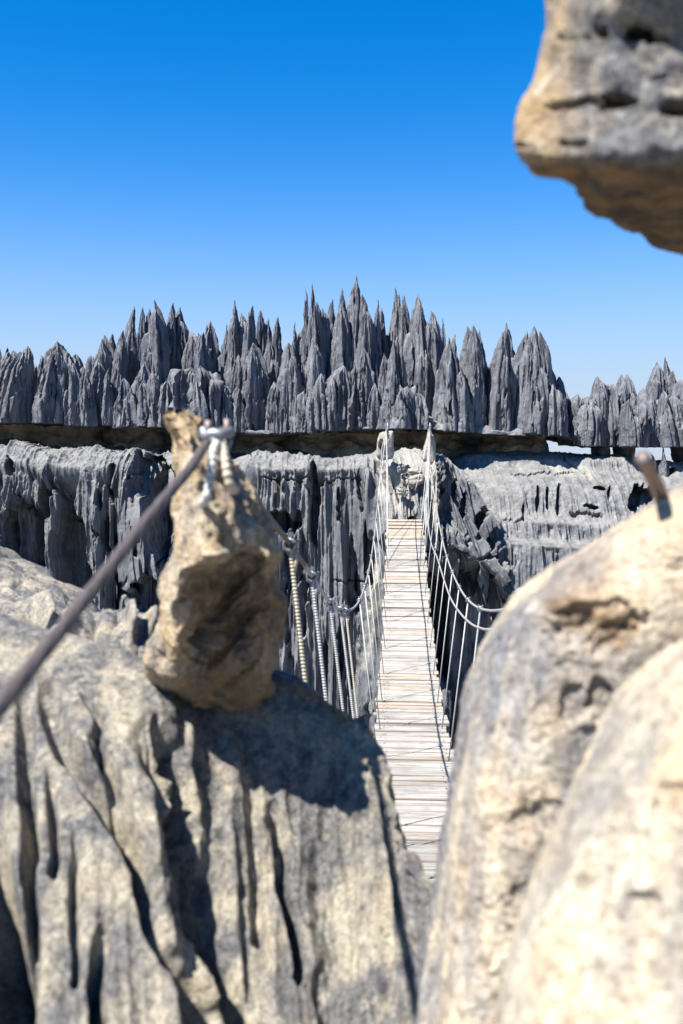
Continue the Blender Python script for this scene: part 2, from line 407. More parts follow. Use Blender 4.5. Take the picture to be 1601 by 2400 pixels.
def cliff_disp(seed, amps=(0.30, 0.11, 0.035), holes=(), cracks=(), freqs=(1.1, 3.6, 11.0), rough=0.02, notch=(.5, .62, .5), blk=0.0, shear=None, wave=.20):
    def f(P, N):
        x, z = P[..., 0], P[..., 2]; L = np.concatenate([np.zeros((1, P.shape[1])), np.cumsum(np.linalg.norm(np.diff(P, axis=0), axis=-1), 0)], 0)
        L = np.broadcast_to(L.mean(1, keepdims=True), x.shape)
        steep = smooth(0.9, 0.5, np.abs(N[..., 2]))
        r = rills(x if shear is None else x - shear(x) * L, L, seed=seed, amps=amps, freqs=freqs)
        d = r * (0.25 + 0.75 * steep)
        d = d + wave * fbm(x * 0.8, P[..., 1] * .8, z * 0.45, 3, seed + 50)
        d = d + rough * fbm(x * 7, P[..., 1] * 7, z * 5, 4, seed + 60, 0.6)
        # drip shaped recesses, long in z with torn edges
        dep, thr, fz = notch
        nz = fbm(x * 2.0, 0 * x + seed, z * fz, 4, seed + 70, .6) + .10 * vnoise(x * 14, 0 * x, z * 1.0, seed + 71)
        d = d - dep * smooth(thr * .36, thr * .36 + .07, nz) * steep
        nz = fbm(x * 5.5, 0 * x + seed, z * 1.1, 3, seed + 74, .6)
        d = d - dep * .45 * smooth(.24, .30, nz) * steep
        if blk:   # horizontal bedding: short steps back
            hb = vnoise(x * .9, 0 * x, z * 2.2, seed + 90); d = d - blk * smooth(.25, .32, hb)
        px, py = proj(P)
        ox, oy = ragged(px, py, seed); wx, wy = px + ox, py + oy
        face = smooth(.02, .2, -(N * P).sum(-1) / np.linalg.norm(P, axis=-1))
        hollow = 0 * px
        for (cx, cy, rx, ry, dep) in holes:
            q = ((px + ox * min(1, rx / 14) - cx) / rx) ** 2 + ((py + oy * min(1, ry / 60) - cy) / ry) ** 2
            hollow = np.maximum(hollow, dep * smooth(1.15, 0.75, q) * face)
        for (line, wd, dep) in cracks:
            q, _ = seg_dist(px + ox * .3, py + oy * .25, line); d = d - dep * smooth(wd, wd * 0.3, q) * face
        return N * d[..., None] + hollow[..., None] * np.array([.05, 1, -.05])
    return f

def sheet_ctrl(cols):
    """cols: list of columns, each a list of (px, py, d) or ('w', x, y, z)"""
    R = len(cols[0])
    return [[(np.array(c[r][1:]) if c[r][0] == 'w' else at(*c[r])) for c in cols] for r in range(R)]

# --- lower left cliff
def colL(x, ytop, d):
    t = at(x, ytop, d)
    return [('w', t[0] * 1.15, d + 5.0, t[2] + .05), ('w', t[0] * 1.03, d + 1.2, t[2] + 0.02), (x, ytop, d), (x, ytop + 26, d - .75), (x, ytop + 80, d - 1.25),
            (x, ytop + 230, d - 1.5), (x, ytop + 430, d - 1.6), (x, ytop + 650, d - 1.7), (x, ytop + 1100, d - 1.8)]
cols = [colL(x, y, d) for x, y, d in ((-900, 1030, 22), (-500, 1030, 22), (-200, 1040, 21.8), (0, 1038, 21.6), (60, 1034, 21.5), (130, 1046, 21.4), (200, 1044, 21.4), (270, 1050, 21.4), (330, 1062, 21.6), (400, 1068, 21.9), (480, 1072, 22.1), (560, 1080, 21.9), (640, 1090, 22.3))]
P = patch(sheet_ctrl(cols), 470, 760)
o = build_patch('cliff', P, M_cliff, cliff_disp(3, amps=(0.45, 0.22, 0.085), freqs=(0.95, 3.6, 12.5), rough=.06, notch=(.75, .46, .4),
    holes=[(30, 1250, 55, 90, 1.0), (150, 1300, 42, 120, 1.1), (165, 1370, 60, 60, .9), (345, 1120, 42, 60, .9), (375, 1200, 40, 120, 1.2), (255, 1150, 8, 26, .5),
           (222, 1170, 7, 26, .5), (262, 1090, 9, 14, .4), (330, 1400, 30, 50, .6), (20, 1090, 10, 20, .4), (240, 1245, 9, 45, .5), (90, 1180, 14, 50, .6), (600, 1200, 30, 60, .5)]))
tag(o, 'dark fluted limestone cliff left of the tall leaning near rock, below the dark overhang', 'cliff', kind='structure')

# --- middle cliff, the mound the bridge lands on and the slope right of it
def col(x, *pts): return [(p[0] if len(p) == 3 else x,) + tuple(p[-2:]) for p in pts]
mid = []
for x, yt, d in ((540, 1086, 21.2), (585, 1074, 20.9), (600, 1068, 20.6), (680, 1066, 20.5), (760, 1070, 20.4), (830, 1066, 20.4)):
    t = at(x, yt, d)
    mid.append([('w', t[0] * 1.15, d + 4.6, t[2]), ('w', t[0] * 1.04, d + 1.0, t[2] + .02), (x, yt, d), (x, yt + 17, d - .5), (x, yt + 50, d - .78), (x, yt + 160, d - .92),
                (x, yt + 330, d - 1.0), (x, yt + 520, d - 1.06), (x, yt + 800, d - 1.1), (x, yt + 1300, d - 1.2)])
for x, rows in ((880, [(1064, 20.3), (1085, 19.9), (1140, 19.5), (1235, 19.15), (1380, 19.0), (1560, 18.95), (1800, 18.9), (2400, 18.9)]),
                (910, [(1066, 20.2), (1090, 19.7), (1140, 19.3), (1215, 18.85), (1330, 18.8), (1560, 18.75), (1800, 18.8), (2400, 18.8)]),
                (955, [(1068, 20.2), (1095, 19.6), (1140, 19.2), (1210, 18.75), (1330, 18.65), (1560, 18.7), (1800, 18.7), (2400, 18.7)]),
                (1005, [(1066, 20.0), (1090, 19.55), (1140, 19.2), (1215, 18.85), (1300, 18.6), (1420, 18.95), (1700, 19.0), (2400, 19.0)]),
                (1050, [(1082, 20.0), (1110, 19.65), (1150, 19.35), (1215, 19.0), (1295, 18.6), (1420, 19.3), (1700, 19.4), (2400, 19.4)]),
                (1100, [(1128, 20.1), (1150, 19.75), (1185, 19.45), (1235, 19.1), (1300, 18.7), (1420, 19.3), (1700, 19.5), (2400, 19.5)]),
                (1160, [(1210, 20.2), (1225, 19.9), (1250, 19.6), (1290, 19.3), (1340, 18.9), (1460, 19.2), (1700, 19.4), (2400, 19.4)]),
                (1215, [(1280, 20.3), (1295, 20.0), (1310, 19.8), (1340, 19.5), (1390, 19.2), (1500, 19.2), (1700, 19.3), (2400, 19.3)]),
                (1270, [(1330, 20.4), (1345, 20.1), (1360, 19.9), (1390, 19.6), (1440, 19.4), (1550, 19.3), (1750, 19.3), (2400, 19.3)]),
                (1340, [(1390, 20.5), (1405, 20.2), (1420, 20.0), (1450, 19.7), (1500, 19.5), (1600, 19.4), (1800, 19.4), (2400, 19.4)]),
                (1480, [(1470, 20.5), (1485, 20.2), (1500, 20.0), (1530, 19.7), (1580, 19.5), (1650, 19.4), (1850, 19.4), (2400, 19.4)])):
    t = at(x, *rows[0]); bz = t[2] if x < 1020 else t[2] - 1.0
    mid.append([('w', t[0] * 1.1, rows[0][1] + 4.6, bz), ('w', t[0] * 1.02, rows[0][1] + 1.0, t[2] - (0 if x < 1020 else .25))] + [(x, a, b) for a, b in rows])
P = patch(sheet_ctrl(mid), 560, 900)
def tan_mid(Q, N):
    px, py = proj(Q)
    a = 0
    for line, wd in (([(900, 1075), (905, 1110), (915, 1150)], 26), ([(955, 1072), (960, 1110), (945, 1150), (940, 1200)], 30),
                     ([(1008, 1060), (1012, 1120), (1015, 1170), (1012, 1230)], 17), ([(880, 1330), (878, 1400), (862, 1500), (855, 1560)], 12)):  # last line paints in the sunlit brightness of a cream rib
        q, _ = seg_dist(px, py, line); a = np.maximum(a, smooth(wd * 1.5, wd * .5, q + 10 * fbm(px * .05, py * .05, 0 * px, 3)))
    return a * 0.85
mid_obj = build_patch('cliff', P, M_cliff, cliff_disp(11, amps=(0.22, 0.13, 0.07), freqs=(1.15, 4.4, 13), rough=.035, notch=(.4, .72, .45), shear=lambda x: .45 * smooth(1.75, 2.1, x),
    holes=[(655, 1225, 26, 26, .8), (683, 1232, 9, 8, .5), (735, 1180, 11, 120, .65), (1050, 1500, 46, 140, 1.9), (1112, 1520, 26, 120, 1.5), (1022, 1400, 14, 50, .9), (1075, 1690, 40, 110, 1.5), (1085, 1380, 10, 50, .8), (1145, 1470, 8, 60, .7),
           (795, 1200, 5, 40, .3), (858, 1300, 8, 70, .45), (835, 1380, 9, 60, .4), (705, 1420, 12, 90, .35), (760, 1560, 10, 60, .35), (800, 1520, 9, 80, .35), (1095, 1180, 7, 30, .4), (1130, 1230, 7, 32, .45), (1072, 1140, 6, 25, .35), (1160, 1265, 8, 28, .4), (1045, 1150, 5, 22, .3),
           (1110, 1340, 16, 40, .7), (1160, 1400, 14, 55, .7), (968, 1213, 10, 9, .5)],
    cracks=[([(612, 1116), (680, 1120), (745, 1116), (755, 1122), (850, 1112)], 4, .18), ([(900, 1128), (950, 1130)], 3.5, .16), ([(1005, 1298), (1080, 1300), (1190, 1297)], 6, .5), ([(780, 1362), (860, 1364)], 3, .12)]),
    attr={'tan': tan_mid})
tag(mid_obj, 'grey fluted limestone cliff that the far end of the footbridge lands on', 'cliff', kind='structure')

# --- pale domed outcrop at the right, behind the slope
dome = []
for x, yt, d in ((880, 1078, 25.0), (1010, 1075, 25.0), (1060, 1075, 24.5), (1110, 1066, 24.2), (1180, 1062, 24), (1260, 1064, 24), (1340, 1070, 24), (1420, 1072, 24), (1500, 1078, 24.2), (1580, 1084, 24.2), (1700, 1080, 24), (1900, 1080, 24), (2300, 1080, 24)):
    d -= 1.25 if x > 1030 else .6
    t = at(x, yt, d)
    dome.append([('w', t[0] * 1.25, d + 7.0, t[2] - .8), ('w', t[0] * 1.05, d + 1.6, t[2] - .05), (x, yt, d), (x, yt + 28, d - .55), (x, yt + 62, d - 1.2), (x, yt + 96, d - 1.65), (x, yt + 142, d - 2.05),
                 (x, yt + 158, d - 2.35), (x, yt + 195, d - 2.6), (x, yt + 215, d - 3.0), (x, yt + 290, d - 3.2), (x, yt + 420, d - 3.3), (x, yt + 900, d - 3.4)])
P = patch(sheet_ctrl(dome), 520, 640)
def tan_dome(Q, N):
    px, py = proj(Q)
    q, _ = seg_dist(px, py, [(1300, 1075), (1310, 1100), (1380, 1108)]); a = .7 * smooth(30, 8, q)
    q2, _ = seg_dist(px, py, [(1180, 1222), (1280, 1212), (1380, 1216)]); return np.maximum(a, .35 * smooth(22, 6, q2))
o = build_patch('cliff', P, M_cliff, cliff_disp(23, amps=(0.06, 0.06, 0.045), freqs=(1.2, 4.5, 12), rough=.03, notch=(.10, .80, .5), wave=.12,
    holes=[(1408, 1143, 16, 5, .3), (1386, 1186, 20, 5, .3), (1432, 1155, 5, 14, .3), (1262, 1165, 5, 26, .35), (1285, 1160, 5, 26, .35), (1312, 1158, 5, 30, .35), (1228, 1200, 4, 20, .3), (1312, 1190, 6, 18, .35),
           (1500, 1170, 22, 30, .9), (1530, 1160, 12, 30, .7),  (1560, 1110, 25, 10, .5)],
    cracks=[([(1200, 1110), (1240, 1112), (1275, 1104), (1350, 1106)], 3, .15), ([(1180, 1212), (1230, 1216)], 4, .25), ([(1340, 1201), (1410, 1204)], 5, .35), ([(1320, 1070), (1350, 1095), (1380, 1112)], 3, .15)]),
    attr={'tan': tan_dome})
tag(o, 'pale domed limestone outcrop right of the footbridge under the sky slots', 'cliff', kind='structure')

# --- overhanging shelf that carries the pinnacles (closed loft along x)
def shelf_ring(x, ybot, dbot, th):
    dbot += .45; b = at(x, ybot, dbot); x0 = b[0]; k = 1.18
    return [np.array(v) for v in ((x0, dbot, b[2]), (x0 * 1.0, dbot + .12, b[2] - .09), (x0 * 1.06, dbot + 1.3, b[2] - .03), (x0 * k, dbot + 5.2, b[2] - .05),
                                   (x0 * k, dbot + 5.4, b[2] + .5), (x0 * k, dbot + 4.5, b[2] + th + .5), (x0 * 1.06, dbot + 1.4, b[2] + th + .1), (x0, dbot + .3, b[2] + .12))]
sh = [shelf_ring(x, y, d, .3) for x, y, d in ((-900, 980, 22.4), (-300, 984, 22.4), (0, 984, 22.2), (100, 986, 22.1), (200, 988, 22.1), (300, 993, 22.0), (400, 998, 22.0), (500, 1003, 22.1), (600, 1011, 22.0), (680, 1012, 22.0), (760, 1008, 21.9), (860, 1000, 21.8),
      (940, 996, 21.7), (1020, 1002, 21.7), (1100, 1009, 21.8), (1200, 1015, 21.8), (1290, 1014, 21.9), (1322, 1022, 22.3), (1360, 1033, 22.6), (1450, 1036, 22.6), (1540, 1034, 22.6), (1620, 1034, 22.5), (1900, 1030, 22.5), (2300, 1030, 22.5))]
ctrl = [[ring[r] for ring in sh] for r in range(8)]
P = patch(ctrl, 150, 700, closed_v=True)
def shelf_disp(P, N):
    x = P[..., 0]
    return .12 * fbm(x * 1.6, P[..., 1] * 1.6, P[..., 2] * 3, 4, 5) + .05 * fbm(x * 7, P[..., 1] * 7, P[..., 2] * 9, 4, 6)
def overhang_shade(Q, N):  # overhang shade put into the colour of the shelf's underside and front
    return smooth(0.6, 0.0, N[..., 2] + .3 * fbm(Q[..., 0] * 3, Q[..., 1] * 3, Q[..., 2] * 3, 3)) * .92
o = build_patch('rock_shelf', P, M_far, shelf_disp, closed_v=True, sheet=False, attr={'overhang_shade': overhang_shade})
tag(o, 'long overhanging rock shelf with dark shaded underside carrying the pinnacles', 'rock shelf', kind='structure')

# --- shaded cave wall under the shelf
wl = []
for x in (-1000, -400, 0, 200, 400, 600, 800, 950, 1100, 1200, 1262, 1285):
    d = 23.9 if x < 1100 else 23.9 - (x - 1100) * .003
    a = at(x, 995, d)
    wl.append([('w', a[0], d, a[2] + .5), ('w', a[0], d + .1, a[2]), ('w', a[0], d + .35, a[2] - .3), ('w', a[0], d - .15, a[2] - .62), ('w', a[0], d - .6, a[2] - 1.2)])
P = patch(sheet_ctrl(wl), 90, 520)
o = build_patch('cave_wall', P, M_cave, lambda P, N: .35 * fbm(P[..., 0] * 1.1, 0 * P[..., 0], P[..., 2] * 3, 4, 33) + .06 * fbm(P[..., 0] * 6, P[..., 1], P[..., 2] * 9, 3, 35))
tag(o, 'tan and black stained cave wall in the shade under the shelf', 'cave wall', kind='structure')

# --- lumpy rock helper: displaced uv-sphere with a radius profile
def blob(name, c, r, seed, mat, parent=None, n=64, rough=0.25, fl=0.0, boxy=2.0, rot=0.0, fine=0.06, attr=None):
    th = np.linspace(0, np.pi, n); ph = np.linspace(0, 2 * np.pi, 2 * n, endpoint=False)
    T, Ph = np.meshgrid(th, ph, indexing='ij')
    D = np.stack([np.sin(T) * np.cos(Ph), np.sin(T) * np.sin(Ph), np.cos(T)], -1)
    k = (np.abs(D) ** boxy).sum(-1) ** (-1 / boxy)
    q = D * k[..., None] * 1.6 + seed * 3.7
    s = 1 + rough * fbm(q[..., 0], q[..., 1], q[..., 2], 3, seed) + fine * fbm(q[..., 0] * 4, q[..., 1] * 4, q[..., 2] * 4, 4, seed + 3)
    V = D * k[..., None] * s[..., None] * np.array(r)
    if fl:
        V[..., :2] *= (1 + fl * (np.minimum(worley(q[..., 0] * 4, q[..., 1] * 4, seed), .7)[..., None] - .35))
    ca, sa = math.cos(rot), math.sin(rot)
    V = np.stack([V[..., 0] * ca - V[..., 2] * sa, V[..., 1], V[..., 0] * sa + V[..., 2] * ca], -1) + np.array(c)
    F = grid_faces(n, 2 * n, close_u=True, flip=True)
    return link(name, np_mesh(name, V, F, True), mat, parent)
for i, (x, w_, lab) in enumerate(((1408, .16, 'left of the two short rock pillars between the sky slots'), (1462, .20, 'right of the two short rock pillars between the sky slots'))):
    o = blob('rock_pillar', at(x, 1045, 23.6), (w_, .5, .35), 90 + i, M_far, n=36, boxy=3)
    tag(o, 'short dark rock pillar holding up the shelf, ' + lab.split(' of ')[0] + ' of the two between the sky slots', 'rock pillar')
o = blob('rock_pillar', at(1640, 1050, 23.4), (.62, .6, .5), 93, M_far, n=40, boxy=3)
tag(o, 'thick dark rock pillar right of the rightmost sky slot', 'rock pillar')

# ------------------------------------------------------------------ pinnacles
rng = random.Random(5)
def spire(tip, base, wl_, wr_, dep, seed, p=1.5, nt=64, nh=70, fl=(0.26, 0.10, .05), lean=1.3, mixn=0.0, ex=1.25, yaw=None):
    """one fluted blade: diamond-ish plan with an edge toward the viewer side, near-vertical sides, ragged sharp top"""
    T1 = np.concatenate([[0], np.linspace(0, 1, nh - 1)]); th = np.linspace(0, 2 * np.pi, nt, endpoint=False)
    T, A = np.meshgrid(T1, th, indexing='ij')
    rs = random.Random(seed * 7 + 3)
    if yaw is None: yaw = rs.uniform(-.38, .12)
    H = tip[2] - base[2]
    ca, sa = np.cos(A), np.sin(A)
    asym = rs.uniform(-.55, .55); bend = rs.uniform(-.5, .5)
    w = 1 - T ** (p * (1 + asym * ca))
    stp = rs.uniform(.35, .8); w = w * (1 - rs.uniform(0, .22) * smooth(stp, stp + .03, T) * smooth(-.2, .6, ca * rs.choice((-1, 1))))
    w = w * (1 + 0.16 * vnoise(T * 2.6, 0 * T + seed, 0 * T, seed)) * (1 - .10 * T)
    ca, sa = np.cos(A), np.sin(A)
    ang = A - yaw
    rr = (np.abs(np.cos(ang)) ** ex + np.abs(np.sin(ang)) ** ex) ** (-1 / ex)
    s = max(.12, (wl_ + wr_) * .5)
    ux, uy = ca * s, sa * s; f0 = 2.1 / s
    zz = T * H
    f2 = max(f0 * 2.6, 5.0); f3 = max(f0 * 6, 14.)
    g1 = np.minimum(worley(ux * f0 + .16 * vnoise(zz * .7, 0 * zz, 0 * zz, seed + 1) + seed * 1.7, uy * f0 + zz * .05, seed), .7)
    g2 = np.minimum(worley(ux * f2 + .22 * vnoise(zz * 1.2, 0 * zz, 0 * zz, seed + 2), uy * f2 + zz * .12, seed + 9), .6)
    g3 = np.minimum(worley(ux * f3 + .2 * vnoise(zz * 2, 0 * zz, 0 * zz, seed + 2), uy * f3 + zz * .3, seed + 19), .6)
    k = rr * (1 + fl[0] * (g1 - .3) * 2.4 + fl[1] * (g2 - .28) * 2.4 + fl[2] * (g3 - .28) * 2.2)
    # broken-out bites and solution holes
    bite = fbm(ux * 2.2 / s + seed, uy * 2.2 / s, zz * 1.1, 3, seed + 4)
    k = k * (1 - .32 * smooth(.14, .20, bite)) * (1 + .10 * bite)
    x = ca * np.where(ca > 0, wr_, wl_) * w * k * 1.12; y = sa * dep * w * k * 1.12
    cx = base[0] + (tip[0] - base[0]) * T ** lean + bend * s * T * T * (1 - T) * 2 + .05 * s * vnoise(T * 4, 0 * T, 0 * T + seed, seed); cy = base[1] + (tip[1] - base[1]) * T
    # crests stand higher than grooves, and some sides end lower: ragged crown
    side = fbm(ux * 1.6 / s + seed * 3.1, uy * 1.6 / s, 0 * zz, 2, seed + 40)
    z = base[2] + zz + ((g1 - .3) * .5 + (g2 - .28) * .35 + .9 * side) * s * smooth(.25, .7, T) * (1 - smooth(.72, 1, T))
    q = 8.0
    r = .045 * fbm((cx + x) * q, y * q, z * q * .6, 4, seed + 5, .7)
    V = np.stack([cx + x + r, cy + y + r, z + r * .4], -1)
    V[-1] = V[-1].mean(0); V[0] = V[1].mean(0)
    return V, grid_faces(nh, nt, close_u=True, flip=False)
def pinnacle(parent, tx, ty, d, bx, by, wl_, wr_, nsub=3, p=1.5, blunt=0.0, lean=1.3, seed=None, dep=None, solo=False):
    """tx,ty: tip pixel; bx,by: centre of the foot; wl_, wr_ pixel half widths"""
    seed = seed or rng.randint(1, 9000); r = random.Random(seed)
    k = d / FPX
    tip, base = at(tx, ty, d + .1), at(bx, by, d)
    base[2] -= .12
    H = tip[2] - base[2]
    wl_ *= 1.12; wr_ *= 1.12; W = (wl_ + wr_) * .5 * k
    dep = dep or W * r.uniform(1.15, 1.9)
    parts = []
    if blunt > .25:
        m = max(2, int(round(W / .13)))                       # a row of fused columns under an arched crest
        for i in range(m):
            u = (i + .5) / m * 2 - 1 + r.uniform(-.08, .08); wx = (wr_ if u > 0 else wl_) * k
            top = 1 - .30 * abs(u) ** 2.2 - r.uniform(0, .10); cw = W / m * r.uniform(1.15, 1.7)
            yo = -dep * .45 * math.sqrt(max(0, 1 - u * u)) * r.uniform(.3, 1.2)
            parts.append(spire(np.array([base[0] + (tip[0] - base[0]) + u * wx * .85, d + yo * .5, base[2] + H * top]), np.array([base[0] + u * wx * .9, d + yo, base[2] - .01 * i]),
                               cw, cw, cw * 1.7, seed + 77 * i, r.uniform(4.0, 9.0), nt=56, nh=60, ex=1.3))
        parts.append(spire(np.array([tip[0], d + .15, base[2] + H * .8]), base + np.array([0, .15, 0]), wl_ * k * .9, wr_ * k * .9, dep * .6, seed, 6, nt=72, nh=50, ex=1.6))
    else:
        sh = r.uniform(.66, .84)
        c = base + (tip - base) * sh; bt = np.array([base[0] + (tip[0] - base[0]) * sh ** lean, c[1], c[2]])
        parts.append(spire(bt, base, wl_ * k, wr_ * k, dep, seed, r.uniform(3.4, 4.6), nt=96, lean=lean, ex=1.02, fl=(.10, .09, .05)))
        parts.append(spire(tip, base + np.array([0, -.05, 0]), wl_ * k * .86, wr_ * k * .86, dep * .9, seed + 5, max(p * 1.35, 2.0) + blunt * 14, nt=80, lean=lean, mixn=.0, ex=1.02, fl=(.10, .09, .05)))
    for i in range(nsub):
        q = r.uniform(-.95, .95); fr = r.uniform(.45, .93)
        if r.random() < .5: fr = r.uniform(.76, .96)
        wx = (wr_ if q > 0 else wl_) * k
        env = (1 - fr ** 2.6) * .8 + .12
        cen = base[0] + (tip[0] - base[0]) * fr ** lean
        bxw = base[0] + q * wx * .75; txw = cen + q * wx * env
        yo = -dep * r.uniform(.2, .8) * (1 - abs(q) * .7) if r.random() < .75 else dep * .3
        sw = W * r.uniform(.28, .75)
        parts.append(spire(np.array([txw, d + yo * (1 - fr * .6), base[2] + H * fr]), np.array([bxw, d + yo, base[2] - .02]), sw, sw, sw * 1.6, seed + 31 * i + 1, r.choice((2.6, 3.5, 5.0, 8.0)), nt=48, nh=56, fl=(.12, .08, .04), mixn=.0, ex=1.05))
    Vs, Fs, off = [], [], 0
    for V, F in parts:
        n_ = V.shape[0] * V.shape[1]; Vs.append(V.reshape(-1, 3)); Fs.append(F + off); off += n_
    return link('pinnacle', np_mesh('pinnacle', np.concatenate(Vs), np.concatenate(Fs), True), M_far, parent)

ridges = []
def ridge(x, label):
    b = at(x, 1000, 23); e = empty('pinnacle_ridge', tuple(b)); tag(e, label, 'rock pinnacles', 'ridges of limestone pinnacles along the shelf'); ridges.append(e); return e
R1 = ridge(100, 'low jagged ridge of fluted fins at the far left edge of the shelf')
R2 = ridge(390, 'pinnacle cluster with a tall dark spike, between the left ridge and the cable clamp')
R3 = ridge(600, 'pinnacle cluster with three blunt towers left of the thin double needle')
R4 = ridge(860, 'highest pinnacle massif with the thin double needle and the sharp summit')
R5 = ridge(1200, 'pinnacle group with two separate tall peaks right of the highest massif')
R6 = ridge(1480, 'low far right ridge of stubby fluted pinnacles above the sky slots')
